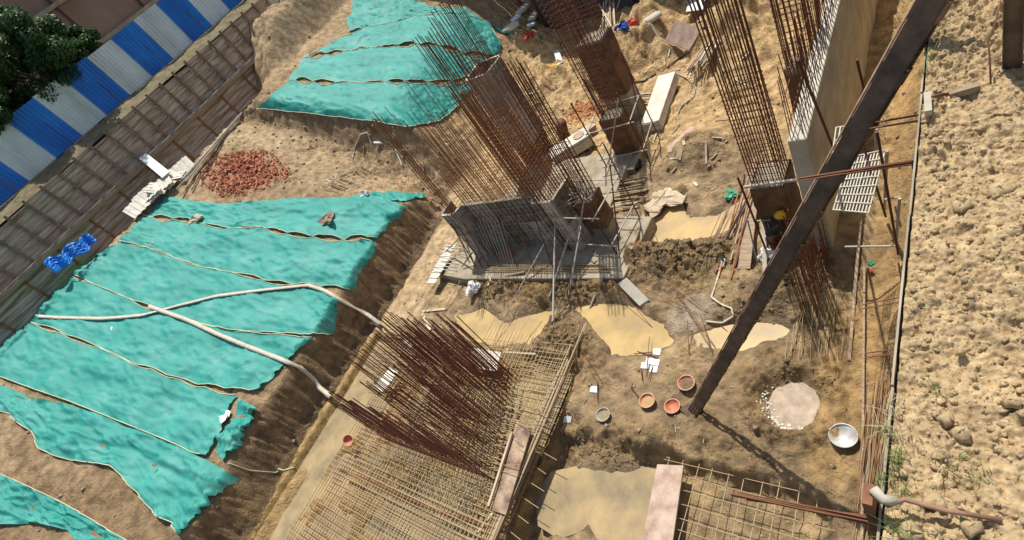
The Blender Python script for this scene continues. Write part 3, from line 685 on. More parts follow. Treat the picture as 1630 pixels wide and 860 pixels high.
# ---------------------------------------------------------------- concrete works
Z = Vector((0, 0, 1))
def poly_prism(pts, z0, z1):
    n = len(pts); mb = MB(); mb.add([(p[0], p[1], z0) for p in pts]+[(p[0], p[1], z1) for p in pts], [tuple(range(n))[::-1], tuple(range(n, 2*n))]+[(i, (i+1) % n, n+(i+1) % n, n+i) for i in range(n)])
    return mb
slab = thing('foundation_slab', (-12.5, 10.5, 0), 'grey concrete foundation slab carrying the steel formwork', 'foundation')
slabo = poly_prism([(-17.3, 8.75), (-15.4, 8.5), (-8.3, 8.72), (-8.15, 11.3), (-10.0, 11.5), (-10.1, 15), (-15.5, 15), (-16.3, 10.4)], -.4, .4).build('slab', MT['conc'], slab)
bm = slabo.modifiers.new('b', 'BEVEL'); bm.width = .02
for px, py in ((697, 430), (727, 432), (945, 400), (1003, 370)):
    p = at(px, py, .4); MB().lathe((p.x, p.y, .402), [(0, .003), (.035, .003)], 10).build('hole', MT['black'], slab)

def form_panel(parent, a, b, z0, z1, out, m='form', cols=None, rows=5, name='form_panel'):
    "steel form face between plan points a and b, ribs towards out"
    a, b, out = Vector((*a, 0)), Vector((*b, 0)), Vector((*out, 0)).normalized(); u = (b-a); L = u.length; u.normalize(); n = cols or max(1, round(L/.45))
    for i in range(n):
        p, q = a+u*(L*i/n+.004), a+u*(L*(i+1)/n-.004); mb = MB(); zt = z1+random.uniform(-.015, .015)
        def slab_(p, q, z0, z1, d0, d1):
            P = []
            for z in (z0, z1):
                for e, d in ((p, d0), (q, d0), (q, d1), (p, d1)): P.append(e+out*d+Z*z)
            mb.hexa(P)
        slab_(p, q, z0, zt, 0, .012)
        w = .022
        for e in (p, q-u*w, (p+q)/2-u*w/2): slab_(e, e+u*w, z0, zt, .013, .09)
        for k in range(rows+1):
            z = z0+(zt-z0-.03)*k/rows; slab_(p+u*(w+.001), q-u*(w+.001), z, z+.028, .0135, .086)
        mb.build(name, MT[random.choice((m, m+'2', m+'3')) if m == 'form' else m], parent)
def loopbar(c, w_, d_, z, r, lean=(0, 0)):
    x, y = c; return [(x-w_/2, y-d_/2, z), (x+w_/2, y-d_/2, z), (x+w_/2, y+d_/2, z), (x-w_/2, y+d_/2, z), (x-w_/2, y-d_/2, z)]
def cage(parent, c, w_, d_, z0, zt, nx, ny, r=.016, step=.18, lean=(0, 0), jit=.4, m='rust', ztie=None, spread=0.):
    segs = []; c = Vector((*c, 0)); ztie = ztie or zt-1.0
    P = [(i/(nx-1)-.5, s) for i in range(nx) for s in (-.5, .5)]+[(s, j/(ny-1)-.5) for j in range(1, ny-1) for s in (-.5, .5)]
    for u, v in P:
        h = zt-random.random()*jit; a = c+Vector((u*w_, v*d_, z0)); k = h-z0
        b = c+Vector((u*w_*(1+spread)+lean[0]*k+random.uniform(-.015, .015)*k*.4, v*d_*(1+spread)+lean[1]*k+random.uniform(-.015, .015)*k*.4, h)); segs.append((a, b))
    bars(parent, segs, r, MT[m])
    z = z0+.05; i = 0
    while z < ztie:
        k = z-z0; x, y = c.x+lean[0]*k, c.y+lean[1]*k; e = .02
        MB().tube([Vector(q) for q in loopbar((x, y), w_+e*2, d_+e*2, z, r)], r*.65, 5).build('stirrup', MT[m], parent)
        z += step*random.uniform(.8, 1.2)*(1+.0*i); i += 1
        if i > 60: break
def wrap(parent, c, w_, d_, z0, z1, m='burlap', name='burlap_wrap', amp=.025):
    V = []; per = [];n = 10
    for a, b in (((-1,-1),(1,-1)), ((1,-1),(1,1)), ((1,1),(-1,1)), ((-1,1),(-1,-1))):
        for i in range(n): t = i/n; per.append(((a[0]+(b[0]-a[0])*t)*w_/2, (a[1]+(b[1]-a[1])*t)*d_/2))
    N = len(per); K = 16; sd = random.random()*50
    for k in range(K+1):
        z = z0+(z1-z0)*k/K
        for i, (x, y) in enumerate(per):
            q = 1+amp*1.6/ max(w_, d_)*(1+float(fbm(np.array([i*.35+sd]), np.array([k*.5]), 2, 9))*1.6)
            e = .06*float(vn(np.array([i*.3+sd]), np.array([7.]))) if k in (0, K) else 0
            V.append((c[0]+x*q, c[1]+y*q, z+(-e if k == 0 else e*.3)))
    Fc = [(k*N+i, k*N+(i+1) % N, (k+1)*N+(i+1) % N, (k+1)*N+i) for k in range(K) for i in range(N)]
    return mesh(name, V, Fc, MT[m], parent, True)
def column(label, foot, w_, d_, zc, zt, nx, ny, wraps=((0, 1),), zt_jit=.4, m='conc', step=.18, r=.016, z0=0, lean=(0, 0), steelcap=False, ztie=None, base=True):
    t = thing('concrete_column', (foot[0], foot[1], z0), label, 'column')
    o = MB().box((foot[0], foot[1], (z0-.4+zc)/2), (w_, d_, zc-z0+.4)).build('shaft', MT[m], t); b = o.modifiers.new('b', 'BEVEL'); b.width = .015
    for a, b_ in wraps: wrap(t, foot, w_+.03, d_+.03, z0+(zc-z0)*a, z0+(zc-z0)*b_)
    cage(t, foot, w_-.08, d_-.08, zc-.05, zt, nx, ny, r, step, lean, zt_jit, ztie=ztie)
    return t
# front small column, rear wide column, core side column, form column, big column, column beside wall
F1 = at(1008, 247); column('slender burlap wrapped column in the middle, between the two steel panel stacks', (F1.x, F1.y), .85, .65, 2.05, 8.2, 6, 4, ((.18, 1.0),))
MB().box((F1.x+.1, F1.y-.75, .12), (.9, .9, .35)).build('footing', MT['conc'], bpy.data.objects['concrete_column'])
F2 = at(1003, 188); column('wide column with bare grey foot and brown burlap above, behind the slender one', (F2.x, F2.y+.1), 1.15, .9, 3.9, 9.4, 8, 6, ((.36, .98),))
FF = at(975, 380); column('burlap wrapped column right of the steel formwork, steel stubs at its head', (FF.x, FF.y), .62, .62, 2.15, 7.2, 5, 4, ((.42, .98),), lean=(.02, .01))
D_C = Vector((-3.98, 10.45, 0)); column('big column by the worker in the yellow helmet, dark burlap foot under a tall rebar cage', (D_C.x, D_C.y+.15), .72, .9, 2.35, 9.6, 6, 6, ((.05, .99),), zt_jit=.2, r=.016, step=.2, ztie=5.4)
E_C = (-3.95, 15.3); column('dark column close to the left side of the long concrete wall', E_C, .8, .7, 2.4, 8.6, 6, 5, ((.0, .9),), m='conc', ztie=5.5)
# column with steel forms
G_C = at(862, 262); gcx, gcy = G_C.x-.1, G_C.y+.3
t = thing('formed_column', (gcx, gcy, 0), 'tall column in grey steel forms rising behind the core, blue drum at its foot', 'column')
MB().box((gcx, gcy, .6), (1.0, .95, 1.9)).build('shaft', MT['conc'], t); wrap(t, (gcx, gcy), 1.04, .98, .05, 1.35)
for a, b_, o_ in (((-.58, -.56), (.58, -.56), (0, -1)), ((.58, -.56), (.58, .56), (1, 0)), ((.58, .56), (-.58, .56), (0, 1)), ((-.58, .56), (-.58, -.56), (-1, 0))):
    for z0, z1 in ((1.4, 2.62), (2.63, 3.85), (3.86, 5.05)):
        form_panel(t, (gcx+a[0], gcy+a[1]), (gcx+b_[0], gcy+b_[1]), z0, z1, o_, 'form', cols=2, rows=3)
cage(t, (gcx, gcy), .95, .9, 1.5, 7.9, 6, 6, .017, .2, jit=.4, ztie=6.2)
# core of steel forms
core = thing('core_formwork', (-12.8, 10, .4), 'low ring of grey steel wall forms standing on the slab', 'formwork')
OUT = [(-15.42, 10.5), (-15.4, 9.78), (-14.85, 9.75), (-14.7, 10.2), (-11.2, 10.3), (-11.05, 9.95), (-10.3, 9.95), (-10.2, 11.0)]
for i in range(len(OUT)-1):
    a, b_ = Vector(OUT[i]), Vector(OUT[i+1]); d = b_-a; o_ = (d.y, -d.x)
    form_panel(core, a, b_, .42, 1.6, o_, rows=3); form_panel(core, a, b_, 1.61, 2.8, o_, rows=3)
cg = thing('core_rebar_cage', (-12.8, 11, .4), 'tall rusty rebar cage of the core walls rising out of the steel forms', 'rebar cage')
segs = []; hz = []
def curtain(a, b_, z0, zt, pitch, segs, jit=.5, lay=.2, lean=(0, 0)):
    a, b_ = Vector((*a, 0)), Vector((*b_, 0)); d = b_-a; n = max(2, int(d.length/pitch)); s = Vector((-d.y, d.x, 0)).normalized()
    for i in range(n+1):
        for k in (0, lay):
            p = a+d*i/n+s*k; h = zt-random.random()*jit; q = p+Vector((lean[0]*(h-z0)+random.uniform(-.04, .04), lean[1]*(h-z0)+random.uniform(-.04, .04), h)); segs.append((p+Z*z0, q))
def hbars(a, b_, z0, z1, step, out, lay=.2, jit=.02):
    a, b_ = Vector((*a, 0)), Vector((*b_, 0)); d = b_-a; s = Vector((-d.y, d.x, 0)).normalized(); z = z0
    while z < z1:
        for k in (0, lay): out.append((a+s*k+Z*(z+random.uniform(-jit, jit)), b_+s*k+Z*(z+random.uniform(-jit, jit))))
        z += step
curtain((-15.25, 9.95), (-14.95, 9.95), .5, 7.4, .09, segs, .5)
curtain((-15.1, 10.0), (-15.1, 13.8), .5, 7.2, .55, segs, .8, -.2)
curtain((-14.7, 10.4), (-11.2, 10.5), .5, 6.6, .16, segs, 1.3)
curtain((-15.1, 13.6), (-12.0, 13.7), .5, 6.6, .5, segs, .9)
hbars((-15.1, 10.0), (-15.1, 13.8), .6, 4.0, .7, hz, -.2); hbars((-14.9, 10.4), (-11.2, 10.5), .6, 4.2, .3, hz)
hbars((-15.1, 13.6), (-12.0, 13.7), .6, 4.0, .8, hz)
bars(cg, segs, .013, MT['rusto']); bars(cg, hz, .010, MT['rusto'], 'cross_bar', 'cross_bars')
cg2 = thing('core_rebar_cage', (-10.8, 10.8, .4), 'dense rusty rebar column standing in the right hand corner of the steel forms', 'rebar cage')
cage(cg2, (-11.25, 10.85), .8, 1.1, .5, 7.3, 7, 8, .016, .14, jit=.7, m='rusto', ztie=5.6)
cg3 = thing('core_rebar_cage', (-15, 13.6, .4), 'rebar column at the back left corner of the steel forms', 'rebar cage')
cage(cg3, (-14.9, 13.9), .7, .6, .5, 7.9, 6, 5, .016, .2, jit=.5, ztie=5)
# braces at the core
def stick(name, label, cat, a, b_, wd, th, m, group=None):
    a, b_ = Vector(a), Vector(b_); mb = MB().beam(a, b_, wd, th); return tag(mb.build(name, MT[m]), label, cat, group)
def pole(name, label, cat, a, b_, r, m, group=None):
    o = bar(name, a, b_, r, MT[m]); return tag(o, label, cat, group)
for px, py, qx, qy, zt in ((824,466,878,368,1.4),(875,472,905,378,1.4),(880,512,884,330,2.0),(905,470,925,360,1.6),(935,500,960,440,.5),(738,450,770,400,.6)):
    a = G(px, py); b_ = at(qx, qy, zt); pole('raking_prop', 'bamboo pole raking from the mud up to the steel forms', 'prop', a, b_, .032, 'pipe', 'props at the steel forms')
for i in range(9):
    y = 9.55-.05*i; x = -14.4+.17*i; pole('leaning_pipe', 'grey steel pipe leaning against the inside corner of the forms', 'pipe', (x, y, .42), (x-.25+.02*i, 10.12, 1.9+.1*random.random()), .024, 'pipe', 'pipes leaning on the forms')
for i in range(7):
    x = -15.3+.35*i if i < 3 else -14+.85*(i-3); pole('form_prop', 'rusty prop clamped to the face of the steel forms', 'prop', (x+.3, 9.1-.1*random.random(), .42), (x, 9.72 if i < 3 else 10.1, 2.3), .022, 'rust', 'clamped props on the forms')
for i in range(16):
    y = 8.8+.025*i+random.uniform(-.02, .02); x0 = -14.2+random.uniform(-.4, .4); pole('reinforcing_bar', 'long reinforcing bar lying along the front edge of the slab', 'rebar', (x0, y+.12*random.random(), .43+.012*(i % 3)), (-9.1+random.uniform(-.6, .7), y+.1*random.random(), .43+.012*(i % 3)), .011, 'steelpale', 'bars along the slab edge')
stick('plank', 'narrow plank laid across the slab edge under the bars', 'plank', at(781,445,.3), at(835,433,.5), .08, .05, 'wood')
stick('plank', 'small board on the slab beside the brown props', 'plank', at(878,400,.42), at(884,414,.42), .35, .02, 'wood')
# trestle at slab left end
# white form panels on the ground
def panel_flat(label, quad, m='formw', rows=6, group='white form panels lying about', th=.06):
    q = [Vector(p) for p in quad]; t = thing('white_formwork', (q[0]+q[2])/2, label, 'form panel', group)
    def pt(u, v): return q[0]*(1-u)*(1-v)+q[1]*u*(1-v)+q[2]*u*v+q[3]*(1-u)*v
    up_ = (q[1]-q[0]).cross(q[3]-q[0]).normalized(); up_ = up_ if up_.z > 0 else -up_
    MB().hexa([pt(0,0), pt(1,0), pt(1,1), pt(0,1)]+[pt(a, b)+up_*.02 for a, b in ((0,0),(1,0),(1,1),(0,1))]).build('plate', MT[m], t)
    for k in range(rows+1):
        u = k/rows*.97; MB().hexa([pt(u,0)+up_*.022, pt(u+.03,0)+up_*.022, pt(u+.03,1)+up_*.022, pt(u,1)+up_*.022]+[pt(a, b)+up_*th for a, b in ((u,0),(u+.03,0),(u+.03,1),(u,1))]).build('rib', MT[m], t)
    return t
panel_flat('white ribbed form panel on the slab edge beside the rebar', [at(679,452,.55), at(712,392,.6), at(727,391,.6), at(692,453,.5)], rows=7)
panel_flat('white form panel lying on the mat at the head of the rebar cluster', [at(748,553,.4), at(799,562,.4), at(792,592,.4), at(765,588,.4)], rows=3)
panel_flat('small white form panel half hidden in the rebar cluster', [at(598,614,.35), at(622,585,.35), at(635,592,.35), at(610,625,.35)], rows=4)
panel_flat('thin white form panel seen between the bars of the cluster', [at(640,545,.35), at(655,556,.35), at(662,548,.35), at(648,540,.35)], rows=2)
t = thing('stair_form', at(703,425,.7), 'small white ladder like frame resting on the white panel at the slab edge', 'frame')
for i in range(9):
    a = at(700+3*i*.9, 412-4*i*.8+14, .72); pole('frame_bar', None, None, at(688+3.2*i, 428-5.4*i, .72), at(712+3.2*i, 436-5.0*i-6, .72), .012, 'plastic').parent = t
for o in list(bpy.data.objects):
    if o.name.startswith('frame_bar'): o.location = Vector(o.location)-wloc(t)
for a, b_ in (((700,395),(745,412)),((700,410),(730,380)),((735,425),(752,402)),((716,345),(738,400)),((726,345),(745,402))):
    pole('strut', 'brown timber strut at the left corner of the forms', 'prop', at(*a,.5), at(*b_,.9), .03, 'wood', 'struts at the left corner of the forms')

# long concrete wall at the right
wl = thing('concrete_wall', (-2.95, 16, 0), 'long pale concrete wall with starter bars along its bright top', 'wall')
o = MB().hexa([(-3.28, 10.1, -.4), (-2.86, 10.1, -.4), (-2.86, 26, -.4), (-3.28, 26, -.4), (-3.24, 10.1, 3.72), (-2.86, 10.1, 3.72), (-2.86, 26, 3.72), (-3.24, 26, 3.72)]).build('wall_body', MT['concw'], wl)
b = o.modifiers.new('b', 'BEVEL'); b.width = .02
segs = []
for i in range(78):
    y = 10.2+.2*i
    for x in (-3.19, -2.92): segs.append(((x, y, 3.7), (x+random.uniform(-.05, .05), y+random.uniform(-.05, .05), 3.72+1.35+.35*random.random())))
for z in (4.0, 4.6): segs.append(((-3.19, 10.2, z), (-3.19, 25, z)))
bars(wl, segs, .011, MT['rust'], 'starter_bar', 'starter_bars')
wc = thing('wall_rebar_cage', (-2.95, 9.2, 0), 'rebar curtain of the unpoured wall end under the big raker', 'rebar cage')
segs = []; hz = []
for i in range(15):
    y = 7.95+.14*i
    for x in (-3.2, -2.92): segs.append(((x, y, .0), (x+random.uniform(-.06, .06)-.02, y+random.uniform(-.05, .05), (2.4 if y < 9.1 else 1.1)+.6*random.random())))
hbars((-3.2, 7.9), (-3.2, 10.05), .3, 1.2, .25, hz, -.28)
bars(wc, segs, .013, MT['rust']); bars(wc, hz, .009, MT['rust'], 'cross_bar', 'cross_bars')
for i in range(26):
    y = 5.8+random.random()*2.0; x = -2.9+random.uniform(-.5, .6); pole('loose_bar', 'thin loose bar lying below the unpoured wall end', 'rebar', (x, y, gz(x, y)+.03), (x+random.uniform(-.12, .12), y+random.uniform(.6, 1.5), .1+.25*random.random()), .007, 'steelpale', 'thin bars below the wall end')

# raker: two channels laced together
A = at(1103, 657, -.05); A.z = -.1; Bp = Vector((-.52, 5.73, 8.35)); ax = (Bp-A).normalized()
rk = thing('raking_beam', A, 'long dark double steel channel beam raking from the pit floor up to the bank', 'steel beam')
nN = Vector((.265, .624, -.211)); nN = (nN-ax*nN.dot(ax)).normalized(); wW = ax.cross(nN).normalized()
if wW.x < 0: wW = -wW
MT['sunlit_rust'] = mat('sunlit_edge_rust', (.26,.15,.09), (.48,.32,.22), 6, .7)  # paler rust, sunlight put into the colour of the edge rods
W = .22; EX = (Bp-A)*1.07; MT['edge'] = mat('sunlit_flange_rust', (.17,.085,.05), (.34,.19,.12), 6, .7, .3, 30)
def chan(off, sgn):
    o = A+nN*off; D = .06
    ch = MB().beam(o, o+EX, W-.02, .012, wW).build('channel_web', MT['beam'], rk)
    for s in (-1, 1): MB().beam(o+wW*s*(W/2-.005)+nN*(D/2-.003)*sgn, o+wW*s*(W/2-.005)+nN*(D/2-.003)*sgn+EX, .01, D, wW).build('flange', MT['edge' if s < 0 else 'beam'], ch)  # left flanges get a brighter rust, painting their sunlit side
chan(-.085, 1); chan(.085, -1)
L = (Bp-A).length
for i in range(15):
    c = A+ax*(.3+i*(L/14))
    for s in (-1, 1): MB().beam(c+wW*s*(W/2+.006)-nN*.086, c+wW*s*(W/2+.006)+nN*.086, .20 if s > 0 else .24, .008, ax).build('batten', MT['beam'], rk)
for i in range(9):
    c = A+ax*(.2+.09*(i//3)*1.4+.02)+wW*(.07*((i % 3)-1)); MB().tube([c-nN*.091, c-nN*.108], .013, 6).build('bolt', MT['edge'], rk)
for o_, r_ in ((-.075, .013), (.02, .011)): MB().tube([A+nN*o_-wW*(W/2+.022)+ax*.1, A+nN*(o_+.004)-wW*(W/2+.028)+EX*.5, A+nN*o_-wW*(W/2+.022)+EX], r_, 6).build('sunlit_edge_rod', MT['sunlit_rust'], rk, True)  # pale rods added to draw the beam's sunlit left edge
MB().beam(A-ax*.0-nN*.2+Z*.12, A+nN*.2+Z*.12, .42, .03, wW).build('foot_plate', MT['beam'], rk)
# struts and brackets at the sheet wall
t = thing('tie_rod_bundle', (-.45, at(1465,257,7.8).y, 7.8), 'bundle of rusty tie rods with an end plate, crossing over the raking beam', 'tie rods')
a0, a1 = at(1462,257,7.8), at(1268,287,7.7)
for i in range(7):
    d = Vector((0, .012*(i % 3)-.02, .012*(i//3))); bar('rod', a0+d*1.6, a1+d+(a1-a0).normalized()*random.uniform(-.2, .02)+Vector((0, random.uniform(-.02, .02), 0)), .0065, MT['rust'], t)
MB().box((-.47, a0.y, 7.8), (.05, .09, .12)).build('end_plate', MT['beam'], t)
t = thing('tie_rod_bundle', (-.45, at(1395,826,7.8).y, 7.8), 'bundle of rusty tie rods reaching out at the bottom edge of the picture', 'tie rods')
a0, a1 = at(1400,829,7.8), at(1150,782,7.5)
for i in range(8):
    d = Vector((0, .014*(i % 3)-.02, .012*(i//3))); bar('rod', a0+d*1.6, a1+d+Vector((random.uniform(0, .25), random.uniform(-.03, .03), 0)), .006, MT['rust'], t)
for lab, p, q in (('pair of thin struts at the sheet wall above the rod bundle', (1477,190,7.6), (1385,205,7.5)), ('low timber strut crossing the bars at the foot of the slope', (1446,478,3.5), (1372,492,3.3)), ('short strut between sheet wall and post below the low timber', (1450,560,3), (1376,570,2.9))):
    t = thing('wall_strut', at(*p), lab, 'strut')
    for k in (0, .09): bar('rod', at(*p)+Vector((0, k, 0)), at(*q)+Vector((0, k, 0)), .011, MT['rust'], t)
# rusty pile head with bent pipe at the bank, pile at the top right, bracket
pb = at(1392, 800, 8.3)
t = thing('rusty_post', (pb.x, pb.y, 7.9), 'rusty steel post head at the lip of the bank with a pipe stub running right', 'post')
MB().beam((pb.x-.02, pb.y, 7.6), (pb.x-.02, pb.y, 8.42), .05, .12).build('post_head', MT['rust'], t)
a = at(1410,805,8.36); c1, c2, c3 = at(1440,795,8.36), at(1500,812,8.33), at(1594,828,8.25)
MB().tube([a, c1, c2, c3], .016, 10, .013).build('pipe_stub', MT['edge'], t, True)
MB().tube([at(1390,778,8.44), at(1405,795,8.43), at(1425,797,8.40)], .03, 8).build('foil_wrap', MT['form'], t, True)
pp = at(1612, 112, 8.22)
t = thing('steel_pile', pp, 'dark steel section standing on the bank at the top right corner', 'steel post')
q = Vector((pp.x-.02, pp.y+.0, 9.9)); MB().beam(pp-Z*.2, q, .11, .012, (1, -.1, 0)).build('web', MT['beam'], t)
for s in (-1, 1): MB().beam(pp-Z*.2+Vector((s*.058, -.006*s, 0)), q+Vector((s*.058, -.006*s, 0)), .008, .075, (1, -.1, 0)).build('flange', MT['beam'], t)
cable('bent rusty bar sticking out of the bank near the steel section', None, .007, 'rust', 'bent_bar', 'rebar', abs_pts=[at(1592,2,8.7), at(1585,35,8.62), at(1573,68,8.5), at(1576,100,8.4), at(1577,134,8.24)])
t = thing('wall_bracket', at(1478,180,8.3), 'rusty clamp with grey foil on the edge of the sheet wall', 'bracket')
MB().beam(at(1476,150,8.35), at(1478,180,8.35), .05, .05).build('clamp', MT['form'], t); MB().beam(at(1478,178,8.3), at(1474,207,8.0), .035, .02).build('wedge', MT['beam'], t)
MB().tube([at(1480,155,8.33), at(1500,150,8.27), at(1530,147,8.26)], .012, 6).build('hook', MT['beamedge'], t, True)
stick('slate_board', 'flat stone half buried in the bank beside the clamp', 'slab', at(1512,152,8.27), at(1560,138,8.30), .05, .06, 'rubble')

# slope scaffold and mesh panel
t = thing('mesh_panel', at(1345,300,4), 'pale welded bar panel laid on poles right of the raking beam, casting a grid shadow', 'mesh panel')
q = [at(1326,335,3.6), at(1382,340,3.6), at(1408,240,3.9), at(1352,252,3.9)]
def lerp2(u, v): return q[0]*(1-u)*(1-v)+q[1]*u*(1-v)+q[2]*u*v+q[3]*(1-u)*v
for i in range(12): bar('mesh_bar', lerp2(i/11, 0), lerp2(i/11, 1)+Vector((0, 0, random.uniform(-.03, .03))), .014, MT['formw'], t)
for i in range(8): bar('cross_bar', lerp2(0, i/7)+Z*.02, lerp2(1, i/7)+Z*.02, .013, MT['formw'], t)
t = thing('mesh_panel', at(1335,225,4), 'small pale bar frame on the far side of the raking beam', 'mesh panel')
q = [at(1325,245,4), at(1342,240,4), at(1352,200,4.1), at(1331,203,4.1)]
for i in range(4): bar('mesh_bar', lerp2(i/3, 0), lerp2(i/3, 1), .014, MT['formw'], t)
for i in range(3): bar('cross_bar', lerp2(0, i/2), lerp2(1, i/2), .013, MT['formw'], t)
for lab, a, b_, r, m in (('pale upright post carrying the mesh panel', (1395,290,1.2),(1395,205,4.2),.03,'pipe'), ('upright pole at the lower corner of the mesh panel', (1408,335,1.0),(1412,240,4),.03,'pipe'),
    ('dark inclined pole left of the slope', (1430,405,.9),(1396,210,5),.026,'rustd'), ('dark diagonal pole under the mesh panel', (1410,345,1.5),(1372,225,4.4),.026,'rustd'),
    ('horizontal ledger pole under the mesh panel', (1345,393,1.4),(1425,392,1.5),.024,'pipe'), ('pale horizontal pole beside the mesh panel', (1408,318,2.5),(1432,314,2.5),.022,'pipe'),
    ('pale post standing on the slope', (1426,392,1.0),(1432,316,2.6),.03,'pipe'),
    ('dark jointed prop leaning on the long concrete wall', (1325,232,3.0),(1270,95,6.4),.03,'rustd'), ('dark tube leaning on the shaded wall face', (1376,145,3),(1364,95,4.2),.03,'rustd')):
    pole('scaffold_pole', lab, 'pole', at(*a), at(*b_), r, m)
stick('plank', 'long timber rail lying at the foot of the right hand slope', 'plank', at(1370,350,.25), at(1352,575,.12), .06, .08, 'wood')
stick('plank', 'rust coloured rail next to the reeds at the right', 'plank', at(1376,420,.3), at(1372,860,.15), .04, .04, 'wood')
for i in range(46):
    y0 = random.uniform(3.0, 4.6); y1 = y0+random.uniform(1.6, 3.8); x = -1.75+.5*random.random(); 
    pole('long_reed', 'long brown reed or thin bar lying in the strip beside the bank', 'reed', (x, y0, gz(x, y0)+.06+.1*random.random()), (x+random.uniform(-.1, .12)+.12*(y1-y0-2), min(y1, 7.6), .18+.3*random.random()), .0065, random.choice(['wood', 'steelpale', 'rusto']), 'reeds and thin bars beside the bank')

# ---------------------------------------------------------------- the big mat and its starter bars
mt = thing('rebar_mat', (-13.6, 1.5, .1), 'large two way rebar mat over the flooded excavation', 'rebar mat')
segs = []
for i in range(63):
    x = -18.3+.152*i; segs.append(((x+random.uniform(-.02, .02), -5 if x > -17.05 else 3.2+(-17.05-x)*1.1, .16+random.uniform(-.01, .01)), (x+random.uniform(-.03, .03), 5.6+random.uniform(-.15, .25)+.7*ss(-14, -10, np.float64(x)), .16)))
bars(mt, [q for q in segs if q[0][0] > -14.6], .0105, MT['steelpale'], 'long_bar', 'long_bars'); bars(mt, [q for q in segs if q[0][0] <= -14.6], .0105, MT['rusto'], 'rusty_long_bar', 'rusty_long_bars')
segs = []
for i in range(74):
    y = -5+.152*i; segs.append(((-17.1-1.5*float(ss(2.2, 4.6, np.float64(y)))+random.uniform(-.12, .12), y+random.uniform(-.02, .02), .185), (-8.9+random.uniform(-.1, .05), y+random.uniform(-.03, .03), .185)))
bars(mt, segs, .011, MT['steelpale'], 'cross_bar', 'cross_bars')
t = thing('upper_rebar_mat', (-12.6, 3.3, .5), 'upper layer of pale bars above the flooded mat around the column starters', 'rebar mat')
segs = []
for i in range(40):
    x = -15.2+.155*i
    y0, y1 = (-.3+random.uniform(-.3, .3), 1.5) if i % 1 == 0 else (0, 1)
    segs.append(((x, y0, .55), (x+random.uniform(-.05, .05), y1+random.uniform(-.2, .3), .56+random.uniform(-.03, .03))))
    if x > -12.6: segs.append(((x, 5.1+random.uniform(-.2, .2), .5), (x, 6.5+random.uniform(-.3, .3), .5)))
for i in range(42):
    y = -.2+.16*i; segs.append(((-9.55+random.uniform(-.9, -.2), y, .58), (-8.95, y+random.uniform(-.08, .08), .57+random.uniform(-.03, .03))))
for i in range(14):
    y = -.2+.16*i; 
    if y < 1.6: segs.append(((-15.3, y, .57), (-9.2, y, .57)))
bars(t, segs, .010, MT['steelpale'], 'mat_bar', 'mat_bars')
for i in range(34):
    a = Vector((-10.4+random.random()*1.1, 2.0+3.3*random.random(), .55+.2*random.random())); pole('loose_bar', 'pale loose bar end on the mat right of the starter bars', 'rebar', a, a+Vector((random.uniform(.4, .9), random.uniform(-.25, .25), random.uniform(-.1, .2))), .009, 'steelpale', 'loose bars on the mat')
tag(MB().tube([at(541,748,.3), at(600,772,.3), at(660,800,.3), at(720,822,.3), at(800,846,.3)], .05, 6).build('rusty_bar_bundle', MT['rust'], smooth=True), 'dark rusty bar bundle lying across the lower mat', 'rebar')
sc = thing('starter_bar_cluster', (-12.3, 3.4, .2), 'dense block of dark red rusty starter bars standing on the mat', 'rebar cage')
segs = []
def st(x, y, h, j=.3):
    h = h+.3; segs.append(((x, y, .1), (x-.035*h+random.uniform(-.05, .05), y+.01*h+random.uniform(-.05, .05), h+random.uniform(-j, j))))
for i in range(32):
    x = -14.75+.158*i; st(x, 1.86, 2.75); st(x, 2.08, 2.6)
for i in range(20):
    y = 2.25+.145*i; st(-9.95-.26*(y-1.9), y, 2.9); st(-10.2-.26*(y-1.9), y, 2.9)
    if i > 5: st(-14.8, y, 2.7); st(-14.55, y, 2.6)
for i in range(23):
    x = -14.4+.155*i; st(x, 4.95, 2.9); st(x, 4.72, 2.75)
for i in range(14):
    st(-12.9+.16*i, 3.5, 2.6); st(-12.9+.16*i, 3.28, 2.6)
for i in range(8): st(-12.9, 3.6+.15*i, 2.6)
for i in range(23): st(-14.6+.16*i, 4.3, 2.7)
for i in range(20): st(-14.4+.2*i, 2.75, 2.4)
bars(sc, segs, .015, MT['rustr'], 'starter_bar', 'starter_bars')
for z in (.35, .7, 1.0): MB().tube([Vector(p) for p in [(-14.8,1.84,z),(-9.9,1.84,z),(-10.8,4.97,z),(-14.8,4.97,z),(-14.8,1.84,z)]], .01, 5).build('stirrup', MT['rust'], sc)
for z in (.5, .9): MB().tube([Vector(p) for p in [(-12.9,3.26,z),(-10,3.26,z),(-10,3.52,z),(-12.9,3.52,z)]], .01, 5).build('stirrup', MT['rust'], sc)
# bamboo and plank bundle along the mat edge
for i in range(34):
    y0 = random.uniform(-3, .5); y1 = random.uniform(4.4, 7.0); x = -9.0+random.uniform(-.16, .17)
    pole('bamboo_pole', 'long pale bamboo pole in the bundle along the right edge of the mat', 'bamboo pole', (x, y0, .42+.12*random.random()), (x+random.uniform(-.08, .08), y1, .42+.14*random.random()), random.uniform(.010, .022), random.choice(['woodl', 'wood', 'steelpale']), 'poles along the right edge of the mat')
for i in range(12):
    y = -1.6+.42*i; pole('dowel_bar', 'short pale bar sticking out of the mat edge over the dark gap', 'rebar', (-9, y, .18), (-8.35+random.uniform(-.1, .1), y-.12, .12), .01, 'steelpale', 'bars over the dark gap')
def board(label, quad, th, m, name='board', cat='board', group=None):
    q = [Vector(p) for p in quad]; o = MB().hexa([p-Z*th for p in q]+q).build(name, MT[m]); o.modifiers.new('b', 'BEVEL').width = .006; return tag(o, label, cat, group)
board('stained brown plywood board resting on the bamboo bundle', [at(781,812,.62), at(805,820,.60), at(845,685,.72), at(822,670,.74)], .05, 'plys')
